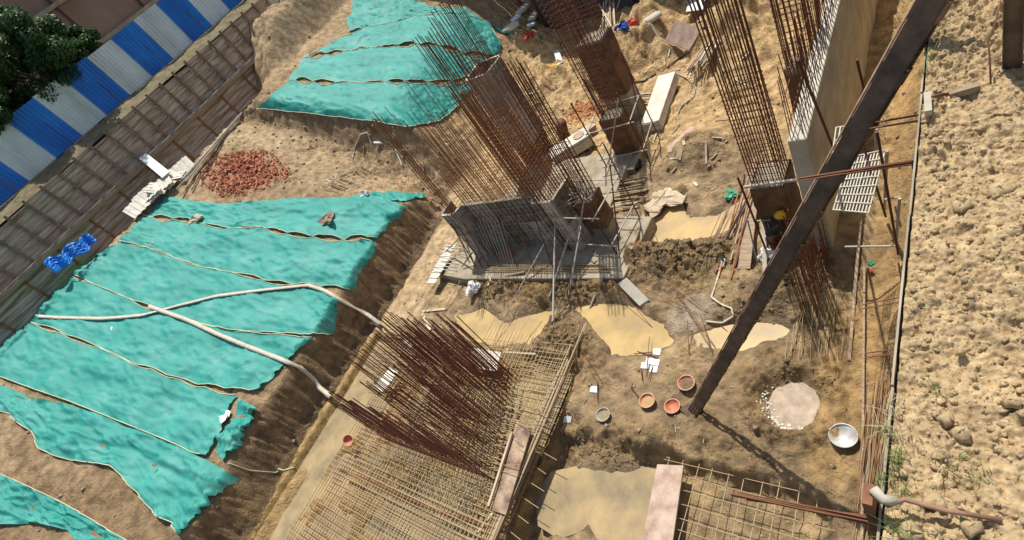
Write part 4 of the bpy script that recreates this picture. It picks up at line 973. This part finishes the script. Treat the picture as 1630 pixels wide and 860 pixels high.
stick('batten', 'pale batten along the left edge of the stained board', 'batten', at(778,806,.72), at(815,690,.8), .06, .07, 'woodl')
stick('batten', 'short pale batten on the mat below the stained board', 'batten', at(757,852,.3), at(786,815,.35), .06, .05, 'woodl')
board('large pinkish plywood board bridging the pool at the bottom', [at(1018,880,.1), at(1068,880,.1), at(1088,741,.1), at(1046,739,.1)], .06, 'ply')
# mat at the lower right
t = thing('rebar_mat', (-3.4, 2.6, -.15), 'open wide meshed mat of pale bars at the bottom right of the pit', 'rebar mat')
e0, e1 = at(1062,733,-.1), at(1400,815,-.1)
for i in range(13):
    u = i/12; p = e0.lerp(e1, u)+Vector((.03, 0, 0)); bar('long_bar', p+Vector((random.uniform(-.03, .03), .12, 0)), p+Vector((random.uniform(-.05, .05), -2.6, -.05)), .010, MT['steelpale'], t)
for i in range(9):
    d = Vector((0, -.29*i, .02)); bar('cross_bar', e0+d+Vector((-.08, random.uniform(-.03, .03), 0)), e1+d+Vector((0, random.uniform(-.04, .04), 0)), .009, MT['steelpale'], t)

# ---------------------------------------------------------------- stacks and bits in the back
def pbox(label, p, q, wd, ht, m, layers=5, name='panel_stack', cat='panel stack', zb=None):
    p, q = Vector(p), Vector(q); t = thing(name, (p+q)/2, label, cat); 
    for k in range(layers):
        h = ht/layers; z = Z*(k*h+h/2+.05); jit = Vector((random.uniform(-.02, .02), random.uniform(-.04, .04), 0))
        o = MB().beam(p+z+jit, q+z+jit, wd, h*.86).build('panel', MT[m], t)
    for f in (.15, .85): c = p.lerp(q, f); d = (q-p).normalized(); s = Vector((-d.y, d.x, 0)); MB().beam(c-s*wd*.6+Z*.0, c+s*wd*.6+Z*.0, .1, .08).build('bearer', MT['wood'], t)
    return t
pbox('long stack of pale form panels right of the columns', at(1042,212), at(1068,135,.15), .75, .5, 'formw', 4)
pbox('stack of white form panels between the core and the slender column', at(885,262,.15), at(945,225,.15), .8, .55, 'formw', 4)
pbox('pinkish long board stack behind the white form panels', at(868,262,.3), at(948,206,.1), .45, .25, 'ply', 2)
tag(MB().lathe(at(921,216,.75), [(0,.04),(.2,.04),(.24,.0),(.26,.03)], 18).build('shallow_pan', MT['ply'], smooth=True), 'small round pan lying on the white panel stack', 'pan')
tag(MB().tube([at(896,212,.2), at(893,196,1.15)], .28, 14, .24).build('brown_barrel', MT['burlap'], smooth=True), 'brown rusty barrel standing behind the panel stacks', 'barrel')
bd = at(866,262,0); t = thing('blue_drum', bd, 'blue plastic jerrycan at the foot of the tall formed column', 'jerrycan')
o = MB().box(bd+Z*.5, (.55, .4, .9), Matrix.Rotation(.5, 3, 'Z')).build('body', MT['bluep'], t); o.modifiers.new('b', 'BEVEL').width = .06
MB().box(bd+Z*.55+Vector((.02, -.21, 0)), (.2, .02, .2), Matrix.Rotation(.5, 3, 'Z')).build('label_patch', MT['white'], t)
tag(MB().lathe(at(1012,270,.0)+Z*.05, [(0,.02),(.26,.02),(.3,.2),(.33,.22),(.3,.19),(.25,.04),(0,.04)], 20).build('rubber_tub', MT['black'], smooth=True), 'black rubber tub beside the slender column footing', 'tub')
def pile(label, group, n, c, dirv, length, spread, r, m, name='timber_batten', cat='timber', sq=True, zlay=.04):
    c = Vector(c); d = Vector((*dirv, 0)).normalized(); s = Vector((-d.y, d.x, 0))
    for i in range(n):
        o = c+s*random.uniform(-spread, spread)+d*random.uniform(-.25, .25)*length*.4; L = length*random.uniform(.6, 1.05); a_ = random.gauss(0, .09); dd = (d+s*a_).normalized()
        z = max(gz(o.x+dd.x*L/2, o.y+dd.y*L/2), gz(o.x-dd.x*L/2, o.y-dd.y*L/2), gz(o.x, o.y))+.03+zlay*random.random()*3
        p, q = o-dd*L/2, o+dd*L/2; p.z = q.z = z
        if sq: stick(name, label, cat, p, q, r*2, r*1.6, random.choice(m), group)
        else: pole(name, label, cat, p, q, r, random.choice(m), group)
pile('thin pale batten in the heap left of the slender column', 'battens heaped between the columns', 40, at(955,285), (1, .35), 2.3, .75, .022, ['woodl', 'wood', 'formw'])
pile('pale batten in the lower heap beside the round tub', 'battens heaped by the tub', 42, at(985,318), (1, .1), 2.3, .8, .022, ['woodl', 'wood', 'steelpale'])
pile('short grey batten in the bundle at the top right of the slope', 'battens right of the panel stack', 34, at(1128,118), (.12, 1), 1.7, .6, .022, ['woodl', 'wood', 'formw'])
pile('long rusty pipe lying left of the big column', 'pipes lying left of the big column', 9, at(1187,350), (.03, 1), 4.3, .28, .024, ['beamedge', 'ply', 'rusto'], 'steel_pipe', 'pipe', False, .01)
pile('thin bar lying left of the pipes', 'thin bars left of the pipes', 12, at(1160,385), (.1, 1), 2.6, .22, .008, ['beamedge', 'wood'], 'reinforcing_bar', 'rebar', False, .01)
pile('long pole in the bundle on the far sand mound', 'poles on the far sand mound', 12, at(990,70), (-.35, 1), 5, .35, .035, ['woodl', 'wood', 'ply'], 'timber_pole', 'timber')
pile('long strip in the bundle between panel stack and rear column', 'strips beside the panel stack', 8, at(1025,165), (1, -.25), 2.2, .3, .025, ['woodl', 'wood'])
pile('pale long timber strip on the path above the brick heap', 'strips on the path above the brick heap', 9, G(345,240), (-.3, 1), 6, .35, .05, ['woodl', 'wood', 'formw'], 'timber_strip', 'timber')
pile('brown strip at the foot of the crest beside the blue sheet', 'strips along the left crest', 12, G(105,455), (-.12, 1), 5.5, .7, .05, ['rusto', 'wood', 'woodl'], 'timber_strip', 'timber')
pile('twig sized stick among the rubble in the gully', 'sticks in the gully', 22, G(560,285), (1, .2), .9, 1.4, .018, ['woodl', 'wood'])
def gboard(label, pts, m, th=.03, lift=.06, **k):
    P = [G(*p) for p in pts]; zz = [p.z for p in P]; P = [Vector((p.x, p.y, p.z+lift)) for p in P]; c = sum(P, Vector())/4
    P[3] = P[0]+P[2]-P[1]; return board(label, P, th, m, **k)
gboard('square grey steel plate lying on the sand mound', [(1060,67),(1098,85),(1117,52),(1080,33)], 'ply', lift=.12)
gboard('pinkish plywood sheet on the sand in front of the panel stack', [(1064,245),(1113,228),(1104,202),(1060,216)], 'ply')
gboard('narrow pale board under the plywood sheet', [(1076,255),(1084,257),(1088,240),(1080,238)], 'woodl')
gboard('white sheet lying at the foot of the far wall, cut by the top edge', [(1095,28),(1122,25),(1128,-5),(1090,-5)], 'white', lift=.3)
gboard('long timber board beside the pipes left of the big column', [(1175,430),(1195,430),(1215,250),(1200,250)], 'wood')
gboard('second long board under the pipes', [(1215,440),(1222,440),(1218,300),(1212,300)], 'formw')
gboard('pale board at the edge of the slab, in the upper puddle', [(1004,400),(1009,402),(1030,345),(1026,344)], 'wood', th=.12, lift=.15)
gboard('grey slab leaning in the spoil right of the far net', [(888,105),(897,100),(890,80),(882,86)], 'white')
gboard('yellow strip of wood in the far spoil', [(876,108),(888,106),(887,103),(875,105)], 'yellow')
gboard('pale rock like board on the ridge between the puddles', [(985,455),(1020,490),(1035,480),(1000,460)], 'concw', th=.1, lift=.1)
board('grey plank bridging the notch beside the stacked sheets', [atx(221,252,-35.3), atx(258,283,-33.9), atx(270,273,-33.9), atx(233,244,-35.3)], .05, 'white')
for k_, (px, py) in enumerate(((219,325),(232,312),(246,303),(262,292),(272,283),(284,272),(296,266),(240,308))):
    p = atx(px, py, -34.0)+Vector((0, random.uniform(-.2, .2), random.uniform(-.1, .1))); ry = random.uniform(-.3, .3); rt_ = Matrix.Rotation(random.uniform(-.6, .9), 3, 'Z') @ Matrix.Rotation(.55+ry, 3, 'Y')
    mb = MB()
    for k in range(7): mb.box(p+rt_ @ Vector((0, (k-3)*.16, .035*(k % 2))), (1.0, .157, .03), rt_)
    tag(mb.build('roof_sheet', MT['formw']), 'whitish corrugated sheet in the row along the crest', 'sheet', 'whitish sheets stacked along the crest')
# blue sheet
V, Fc = [], []
P0, P1 = atx(82,430,-34.2), atx(150,380,-34.2); d = (P1-P0); s = Vector((-.3, .1, .62)); n = 30
for i in range(n+1):
    c = P0+d*i/n+Vector((.1*math.sin(i*.9), 0, .1+.07*math.sin(i*.5)))
    for k in range(11): V.append(c+s*(k/10-.5)*(1+.15*math.sin(i*.4))*1.0+Vector((.022*(k % 2), 0, .01*(k % 2)))+Vector((random.uniform(-.03, .03), 0, random.uniform(-.03, .03)))+Vector((.22*abs(((i*.21) % 2)-1), 0, .0)))
for i in range(n):
    for k in range(10): Fc.append((11*i+k, 11*i+k+1, 11*i+k+12, 11*i+k+11))
o = mesh('crumpled_sheet', V, Fc, MT['blue']); o.modifiers.new('t', 'SOLIDIFY').thickness = .02; tag(o, 'crumpled bright blue metal sheet lying at the left crest', 'sheet')
# brick heap
bm_ = None
cb = G(388, 274); me = None
for i in range(290):
    a, k = random.uniform(0, 6.28), math.sqrt(random.random()); k *= 1+.25*math.sin(3*a+1)+.15*math.sin(5*a); x, y = cb.x+k*math.cos(a)*2.2, cb.y+k*math.sin(a)*1.45
    z = gz(x, y)+.04+.2*max(0, 1-k)*random.random()
    if me is None: o = MB().box((0, 0, 0), (.23, .11, .075)).build('brick', MT['brick'], origin=(0, 0, 0)); me = o.data
    else: o = bpy.data.objects.new('brick', me); COL.objects.link(o)
    o.location = (x, y, z); o.rotation_euler = (random.gauss(0, .5), random.gauss(0, .5), random.uniform(0, 3.14)); o.scale = (random.uniform(.5, 1.1),)*3 if random.random() < .6 else (1, 1, 1)
    tag(o, 'loose red brick in the heap above the topmost net', 'brick', 'bricks of the red heap')
mb = MB()
for i in range(700):
    a, k = random.uniform(0, 6.28), random.random()**.6*1.25; x, y = cb.x+k*math.cos(a)*2.1, cb.y+k*math.sin(a)*1.5; x += .4*math.sin(3*a+1)*k; rock(mb, (x, y, gz(x, y)+.02+.1*random.random()), random.uniform(.02, .07))
tag(mb.build('brick_rubble', MT['brick']), 'crushed red brick rubble between the bricks of the heap', kind='stuff')
mb = MB(); c = at(935,180)
for i in range(400): x, y = c.x+random.gauss(0, .55), c.y+random.gauss(0, .35); rock(mb, (x, y, gz(x, y)), random.uniform(.03, .08))
tag(mb.build('orange_aggregate', MT['orange'], smooth=True), 'small patch of orange aggregate beside the panel stacks', kind='stuff')
# sacks
def sack(label, px, py, r, m='concw', rot=0, group=None):
    p = G(px, py, .0); V = []; n, k = 14, 8; ca, sa = math.cos(rot), math.sin(rot)
    for i in range(k+1):
        th = math.pi*i/k
        for j in range(n):
            a = 2*math.pi*j/n; X_, Y_ = math.copysign(abs(math.cos(th))**.6, math.cos(th))*r*1.5, math.sin(th)**.7*math.cos(a)*r*.9; z_ = math.sin(th)**.7*math.sin(a)*r*.5+r*.45+random.uniform(-.02, .02)
            V.append(p+Vector((X_*ca-Y_*sa, X_*sa+Y_*ca, z_)))
    Fc = [(i*n+j, i*n+(j+1) % n, (i+1)*n+(j+1) % n, (i+1)*n+j) for i in range(k) for j in range(n)]
    tag(mesh('cement_sack', V, Fc, MT[m], smooth=True), label, 'sack', group)
sack('white sack at the right end of the far net', 816, 48, .42, 'concw', .3)
sack('topmost white sack in the spoil by the far wall', 833, 20, .38, 'concw', 1)
sack('white sack right of the topmost one in the spoil', 851, 30, .4, 'concw', 1.7)
sack('small white sack between the two larger ones', 822, 33, .28, 'plastic', .8)
sack('flat white bag on the spoil', 846, 43, .25, 'plastic', .2)
sack('white sack on the far sand mound beside the poles', 1040, 33, .3, 'concw', .5)
crumple('red_bag', 'red plastic bag in the spoil below the sacks', 'bag', G(842,58), .3, 'red', 21, .4)
crumple('blue_bag', 'small blue bag on the mound by the far wall', 'bag', G(992,47), .3, 'bluep', 22, .6)
crumple('red_cloth', 'red cloth by the poles on the far mound', 'cloth', G(1006,38), .25, 'red', 23, .5)
crumple('red_cloth', 'red and white cloth lying in the rebar under the raking beam', 'cloth', G(1302,378,.25), .17, 'red', 24, .7)
crumple('white_cloth', 'white cloth beside the red one under the raking beam', 'cloth', G(1297,388,.2), .15, 'plastic', 25, .7)
crumple('green_bag', 'green plastic scrap at the foot of the right hand slope', 'bag', G(1388,422,.05), .07, 'greenp', 26, .5)
crumple('red_scrap', 'small red scrap below the green one on the slope', 'scrap', G(1387,434,.04), .045, 'red', 27, .5)
crumple('green_scrap', 'green plastic scrap by the leaning grey pipes', 'scrap', at(786,402,.45), .16, 'greenp', 28, .6)
crumple('green_scrap', 'green scrap at the back edge of the upper puddle', 'scrap', G(1165,310), .2, 'greenp', 29, .3)
crumple('canvas_sheet', 'pale canvas sheet crumpled at the head of the upper puddle', 'sheet', G(1055,320), .62, 'woodl', 30, .18)
crumple('rusty_wire_tangle', 'tangle of rusty wire at the foot of the core side column', 'wire tangle', G(993,365), .34, 'rusto', 31, .5)
for px, py in ((1026,582),(1033,575),(1040,588),(1045,560),(1043,577),(945,620),(903,668)):
    gboard('small white tile or scrap lying in the mud', [(px-6,py+5),(px+6,py+6),(px+8,py-4),(px-3,py-5)], 'plastic', th=.02, lift=.03, name='tile_scrap', cat='scrap', group='white scraps in the mud')
for px, py, qx, qy in ((1006,618,1020,637),(1008,612,1006,622),(1022,590,1024,608),(1040,585,1034,607),(952,610,953,640),(888,660,910,660),(1012,560,1050,572),(1010,565,1040,563)):
    pole('short_bar', 'short dark bar stub lying in the mud near the red basins', 'rebar', G(px, py, .05), G(qx, qy, .08), .013, 'rustd', 'bar stubs near the basins')
for i in range(60):
    px, py = random.choice([(random.uniform(1000, 1180), random.uniform(130, 330)), (random.uniform(820, 960), random.uniform(60, 240)), (random.uniform(480, 700), random.uniform(230, 320)), (random.uniform(1030, 1200), random.uniform(20, 130))])
    p = G(px, py, .03); a = random.uniform(0, 3.14); L_ = random.uniform(.15, .7); d = Vector((math.cos(a), math.sin(a), 0))*L_/2
    q0, q1 = p-d, p+d; q0.z = gz(q0.x, q0.y)+.03; q1.z = gz(q1.x, q1.y)+.03
    stick('wood_scrap', 'small offcut of wood lying on the sand at the back of the pit', 'offcut', q0, q1, random.uniform(.03, .09), .02, random.choice(['woodl', 'wood', 'formw', 'ply', 'rusto']), 'offcuts on the sand')
for i in range(16):
    px, py = random.uniform(870, 1250), random.uniform(560, 720)
    if 1010 < px < 1110 and 600 < py < 670: continue
    p = G(px, py, .02); a = random.uniform(0, 3.14); d = Vector((math.cos(a), math.sin(a), 0))*random.uniform(.05, .2)
    stick('twig', 'small twig or wire end in the brown mud', 'twig', p-d, p+d, .012, .012, random.choice(['wood', 'rustd', 'woodl']), 'twigs in the mud')
for a, b_ in (((1040,365),(1090,485)),((1090,485),(1140,555)),((1070,450),(1135,560)),((985,460),(1045,530)),((1000,455),(1110,500)),((1100,520),(1098,565)),((1120,510),(1135,565)),((1075,455),(1170,540)),((930,560),(960,610)),((1040,545),(1030,600)),((905,470),(870,600)),((800,540),(760,620)),((915,500),(835,590)),((870,520),(800,600))):
    p, q_ = G(*a, .1), G(*b_, .06); pole('thin_bar', 'thin dark bar lying askew over the puddles', 'rebar', p+Z*.2, q_, .009, 'rust', 'thin bars over the puddles')
for a, b_ in (((893,498),(881,528)),((915,455),(850,560)),((690,490),(640,560)),((740,450),(690,530)),((830,470),(775,570))):
    pole('ground_pole', 'thin pole lying from the slab towards the mat', 'pole', G(*a, .25), G(*b_, .08), .016, 'wood', 'poles lying from the slab to the mat')
stick('batten', 'pale splintered batten on the blinding left of the puddle', 'batten', G(673,497,.05), G(712,493,.05), .1, .04, 'woodl')
stick('batten', 'pale batten pointing at the starter bars', 'batten', G(674,500,.05), G(686,527,.05), .12, .04, 'woodl')
stick('batten', 'short pale post standing under the slab edge', 'batten', G(778,455,.0), at(783,441,.4), .09, .09, 'woodl')
stick('batten', 'pale batten on the mat beside the white panel', 'batten', at(802,561,.4), at(853,564,.4), .06, .05, 'woodl')
cable('pale hose looping over the grey mud into the puddle', [(1145,405),(1150,420),(1140,455),(1133,475),(1150,487),(1165,492),(1168,505),(1150,516),(1125,513)], .028, 'hose', 'water_hose', 'hose')
cable('loop of hose on the ridge left of the pipes', [(1143,405),(1155,415),(1152,425),(1140,432)], .022, 'hose', 'water_hose', 'hose')
cable('pale cable snaking down the path right of the panel stack', [(1070,115),(1092,125),(1108,140),(1105,155),(1085,170),(1078,185),(1082,200),(1070,215)], .022, 'pipe', 'cable', 'cable')
cable('black cable on the sand left of the panel stack', [(1005,132),(1025,130),(1045,118)], .025, 'black')
cable('black cable beside the steel plate', [(1062,108),(1080,95),(1098,85)], .022, 'black')
cable('pale rope beside the brick heap running up the gully', [(562,255),(566,235),(575,215),(585,212),(592,230)], .03, 'hose', 'rope', 'rope')
pole('white_pipe', 'long white pipe lying behind the core rebar', 'pipe', G(600,233,.25), G(718,234,.15), .07, 'plastic')
pole('white_pipe', 'white scaffold tube from the big column towards the tie rods', 'pipe', at(1184,298,3.4), at(1272,286,3.6), .035, 'pipe')
def basin(label, c, r, h, m, rim, fill=None, tilt=(0, 0)):
    t = thing('mortar_basin', c, label, 'basin'); rot = Matrix.Rotation(tilt[0], 3, 'X') @ Matrix.Rotation(tilt[1], 3, 'Y')
    MB().lathe(c, [(0, 0), (r*.55, 0), (r*.8, h*.4), (r, h), (r*.97, h*1.01), (r*.77, h*.42), (r*.52, .02), (0, .02)], 28, rot).build('bowl', MT[m], t, True)
    cc = Vector(c)+rot @ Vector((0, 0, h)); MB().tube([cc+rot @ Vector((r*math.cos(a), r*math.sin(a), 0)) for a in [i*2*math.pi/28 for i in range(29)]], .014, 6).build('rim', MT[rim], t, True)
    if fill: MB().lathe(Vector(c)+rot @ Vector((0, 0, h*.45)), [(0, .05), (r*.4, .03), (r*.82, .0)], 20, rot).build('contents', MT[fill], t, True)
def gg(px, py): return G(px, py, .02)
basin('clay red basin full of mud, closest to the foot of the raking beam', gg(1095,614), .21, .13, 'basin', 'basinrim', 'mud')
basin('clay red basin holding a little water, left one of the empty pair', gg(1033,642), .20, .13, 'basin', 'basinrim', 'water')
basin('empty clay red basin right below the foot of the raking beam', gg(1073,651), .19, .13, 'basin', 'basinrim')
basin('grey rimmed basin of muddy water alone on the brown mud', gg(963,664), .19, .12, 'basing', 'basing', 'watergreen')
basin('white enamel basin with a deep shadow at the right of the floor', gg(1344,699), .25, .15, 'basinw', 'basinw', None)
basin('tilted red basin on the left edge of the big mat', at(557,700,.28), .19, .13, 'basin', 'basinrim', None, (.5, .5))
basin('red basin on the slab below the leaning grey pipes', at(812,407,.42), .2, .13, 'basin', 'basin', None, (.3, 0))
basin('small orange basin on the slab in the shade of the forms', at(841,387,.42), .14, .1, 'basin', 'basinrim', 'orange')
# scaffold frames round the two slender columns
def frame(label, c, w_, d_, hs, h, rot=0.):
    t = thing('tube_scaffold', (c[0], c[1], 0), label, 'scaffold'); R_ = Matrix.Rotation(rot, 3, 'Z'); C_ = [Vector((*c, 0))+R_ @ Vector((sx*w_/2, sy*d_/2, 0)) for sx, sy in ((-1,-1),(1,-1),(1,1),(-1,1))]
    for i, p in enumerate(C_): bar('upright', p, p+Z*(h+random.uniform(-.2, .5))+Vector((random.uniform(-.1, .1), random.uniform(-.1, .1), 0)), .026, MT['rustd' if i % 2 else 'rust'], t)
    for z in hs:
        for i in range(4):
            a, b_ = C_[i], C_[(i+1) % 4]; d = (b_-a).normalized()*.15; bar('ledger', a-d+Z*(z+.06*(i % 2)), b_+d+Z*(z+.06*(i % 2)), .024, MT['pipe'], t)
    bar('brace', C_[0]+Z*.2, C_[1]+Z*h*.9, .022, MT['pipe'], t); bar('brace', C_[1]+Z*.2, C_[2]+Z*h*.85, .022, MT['rustd'], t)
frame('light tube scaffold round the slender middle column', (F1.x+.05, F1.y), 1.7, 1.6, (.7, 2.0), 3.4, .1)
frame('light tube scaffold round the core side column', (FF.x-.1, FF.y-.1), 1.9, 1.7, (.8, 2.1), 3.2, -.1)
pole('scaffold_pole', 'dark upright scaffold pole left of the yellow helmeted worker', 'pole', at(1222,405,.1), at(1174,282,3.3), .028, 'rustd')
pole('scaffold_pole', 'thin horizontal tube behind the worker', 'pole', at(1205,352,1.2), at(1262,348,1.2), .022, 'pipe')
pole('scaffold_pole', 'pale prop left of the workers', 'pole', at(1207,425,.1), at(1190,350,1.4), .022, 'pipe')
mb = MB()
for i in range(60):
    a = random.uniform(0, 6.28); p = Vector((FF.x-.05, FF.y, 2.25)); q_ = p+Vector((random.gauss(0, .25), random.gauss(0, .25), random.uniform(.0, .35))); mb.tube([p+Vector((random.gauss(0, .2), random.gauss(0, .2), 0)), q_], .012, 4)
tag(mb.build('steel_stub_tangle', MT['form']), 'tangle of grey steel stubs on the head of the core side column', 'steel tangle')

# ---------------------------------------------------------------- workers
def person(label, foot, face, helmet, shirt, trousers, bend=.5, arms=1, hgt=1.66, printed=False):
    t = thing('person', foot, label, 'person'); s = hgt/1.7; fx = Vector((math.cos(face), math.sin(face), 0)); sd = Vector((-fx.y, fx.x, 0)); f0 = Vector(foot)
    def P(f, l, u): return f0+(fx*f+sd*l+Z*u)*s
    hip = P(-.12*bend, 0, .92); b = bend
    ch = P(.32*b, 0, 1.34-.12*b); nk = P(.46*b, 0, 1.46-.17*b); hd = P(.56*b+.02, 0, 1.60-.2*b)
    def skin(name, verts, edges, rad, m, sub=2):
        me = bpy.data.meshes.new(name); me.from_pydata([tuple(Vector(v)-f0) for v in verts], edges, []); me.materials.append(MT[m])
        o = bpy.data.objects.new(name, me); COL.objects.link(o); o.parent = t; WL[o.name] = f0
        md = o.modifiers.new('skin', 'SKIN'); md.use_smooth_shade = True
        for i, r in enumerate(rad): me.skin_vertices[0].data[i].radius = (r*s, r*s)
        me.skin_vertices[0].data[0].use_root = True
        o.modifiers.new('sub', 'SUBSURF').levels = sub; o.modifiers['sub'].render_levels = sub; return o
    mid = hip.lerp(ch, .5)
    V = [hip, mid, ch, nk, hd, hd+Z*.09*s]; E_ = [(0,1),(1,2),(2,3),(3,4),(4,5)]; Rr = [.135, .125, .15, .055, .085, .07]
    for l in (-1, 1):
        k = len(V); V += [P(-.1*b, l*.1, .86), P(.06, l*.12, .48), P(-.02, l*.13, .08), P(.15, l*.14, .03)]; E_ += [(0,k),(k,k+1),(k+1,k+2),(k+2,k+3)]; Rr += [.095, .065, .045, .04]
        k = len(V); sh = ch+(sd*l*.19+Z*.06)*s; el = sh+(fx*(.16*arms)+sd*l*.06-Z*.24)*s; wr = el+(fx*.24*arms-sd*l*.05-Z*(.06 if arms else .24))*s; hn = wr+(fx*.08-Z*.02)*s
        V += [sh, el, wr, hn]; E_ += [(2,k),(k,k+1),(k+1,k+2),(k+2,k+3)]; Rr += [.06, .045, .032, .035]
        for fi in range(4):
            q0 = hn+(sd*(fi-1.5)*.02)*s; k2 = len(V); V += [q0+fx*.04*s, q0+(fx*.08-Z*.02)*s]; E_ += [(k+3,k2),(k2,k2+1)]; Rr += [.009, .008]
        k2 = len(V); V += [hn-(sd*l*.045)*s+fx*.02*s]; E_ += [(k+3,k2)]; Rr += [.010]
    skin('body', V, E_, Rr, 'skin')
    V = [hip+Z*.02, mid, ch, ch.lerp(nk, .5)]; E_ = [(0,1),(1,2),(2,3)]; Rr = [.155, .15, .175, .09]
    for l in (-1, 1):
        k = len(V); sh = ch+(sd*l*.19+Z*.06)*s; el = sh+(fx*(.16*arms)+sd*l*.06-Z*.24)*s; V += [sh, sh.lerp(el, .75)]; E_ += [(2,k),(k,k+1)]; Rr += [.08, .065]
    skin('shirt', V, E_, Rr, shirt)
    V = [hip-Z*.0, hip-Z*.06]; E_ = [(0,1)]; Rr = [.15, .14]
    for l in (-1, 1):
        k = len(V); V += [P(-.1*b, l*.1, .82), P(.06, l*.12, .48), P(-.01, l*.13, .14)]; E_ += [(1,k),(k,k+1),(k+1,k+2)]; Rr += [.11, .085, .065]
    skin('trousers', V, E_, Rr, trousers)
    up_ = (fx*.35*b+Z).normalized(); rot = Z.rotation_difference(up_).to_matrix(); r = .125*s
    prof = [(r*1.25, -.012), (r*1.05, 0)]+[(r*math.cos(a), r*.95*math.sin(a)) for a in [i*math.pi/2/7 for i in range(8)]]
    hm = MB().lathe(hd+Z*.06*s, prof, 20, rot).build('helmet', MT[helmet], t, True); hm.modifiers.new('t', 'SOLIDIFY').thickness = .006
    MB().beam(hd+Z*.06*s+rot @ Vector((0, 0, r*.9))-fx*.08, hd+Z*.06*s+rot @ Vector((0, 0, r*.93))+fx*.08, .02, .012).build('helmet_ridge', MT[helmet], hm)
    MB().lathe(hd, [(0, .03), (.088*s, .03), (.09*s, .07), (.08*s, .1)], 14).build('hair', MT['black'], t, True)
    nose = MB().add([hd+fx*.08*s-sd*.015, hd+fx*.08*s+sd*.015, hd+fx*.115*s-Z*.02, hd+fx*.08*s+Z*.03], [(0,1,2),(0,2,3),(1,3,2)]).build('nose', MT['skin'], t)
    if printed: MB().beam(ch-fx*.172*s-Z*.02, ch-fx*.165*s+Z*.10, .15, .012, sd).build('shirt_print', MT['print'], t)
pf = at(1237, 350, 1.42); person('worker in yellow helmet and dark printed shirt bending at the big column', (pf.x-.22, pf.y-.12, gz(pf.x-.2, pf.y-.1)), R(28), 'yellow', 'shirtd', 'trouser', .6, 1, 1.66, True)
pf = at(1222, 330, 1.48); person('worker in white helmet facing the yellow helmeted one', (pf.x-.05, pf.y+.30, gz(pf.x, pf.y+.3)), R(-75), 'plastic', 'trouser', 'trouser', .45, 1, 1.62)

# ---------------------------------------------------------------- grass
V, Fc = [], []
def tuft(c, n, h, sp, V, Fc):
    for i in range(n):
        b_ = Vector(c)+Vector((random.gauss(0, sp), random.gauss(0, sp), 0)); a = random.uniform(0, 6.28); d = Vector((math.cos(a), math.sin(a), 0)); hh = h*random.uniform(.5, 1.2); w_ = random.uniform(.0022, .004)*(1 if b_.z > 5 else 3); s_ = Vector((-d.y, d.x, 0))*w_
        k = len(V); lean = random.uniform(.3, 1.1)
        for u in (0, .35, .7, 1): p = b_+d*(hh*lean*u*u)+Z*(hh*u*(1-.35*u*lean)); V += [p-s_*(1-u*.9), p+s_*(1-u*.9)]
        for u in range(3): Fc.append((k+2*u, k+2*u+1, k+2*u+3, k+2*u+2))
def bk(px, py): return at(px, py, 8.23)
for c, n, h, sp in ((bk(1425,730), 26, .16, .025), (bk(1420,765), 30, .13, .03), (bk(1410,690), 16, .12, .02), (bk(1440,850), 34, .16, .03), (bk(1490,620), 9, .16, .008), (bk(1530,745), 18, .12, .03), (bk(1565,760), 10, .1, .03),
    (bk(1492,25), 60, .3, .05), (bk(1484,60), 40, .25, .04), (bk(1486,0), 50, .35, .07), (bk(1470,120), 16, .2, .02), (bk(1482,100), 20, .2, .03), (bk(1447,790), 14, .1, .03)):
    tuft(c, n, h, sp, V, Fc)
o = mesh('grass', V, Fc, MT['grass']); tag(o, 'green grass tufts along the lip of the bank', kind='stuff')
V, Fc = [], []
for c, n, h, sp in ((bk(1420,655), 14, .12, .03), (bk(1415,690), 22, .16, .04), (bk(1435,700), 18, .15, .04), (bk(1450,720), 12, .12, .04), (bk(1510,750), 10, .2, .03), (bk(1430,640), 10, .1, .03), (bk(1425,845), 12, .14, .03)): tuft(c, n, h, sp, V, Fc)
tag(mesh('dry_grass', V, Fc, MT['straw']), 'dry straw coloured grass stalks at the lip of the bank', kind='stuff')
V, Fc = [], []
for px, py, n, h, sp in ((375,235,300,.3,.35), (340,165,500,.6,.9), (330,195,300,.5,.6), (360,150,400,.6,.8)): tuft(G(px, py), n, h, sp, V, Fc)
for i in range(34):
    y = -5+.85*i; tuft((-36.9+random.uniform(-.4, .4), y, 11.45), 26, .35, .25, V, Fc)
for y in (2.2, 3.0, 3.6): tuft((-35.2, y, 5.5+2), 120, .7, .3, V, Fc)
tag(mesh('weeds', V, Fc, MT['grass']), 'weeds growing under the hoarding and in the gully', kind='stuff')
#@@END
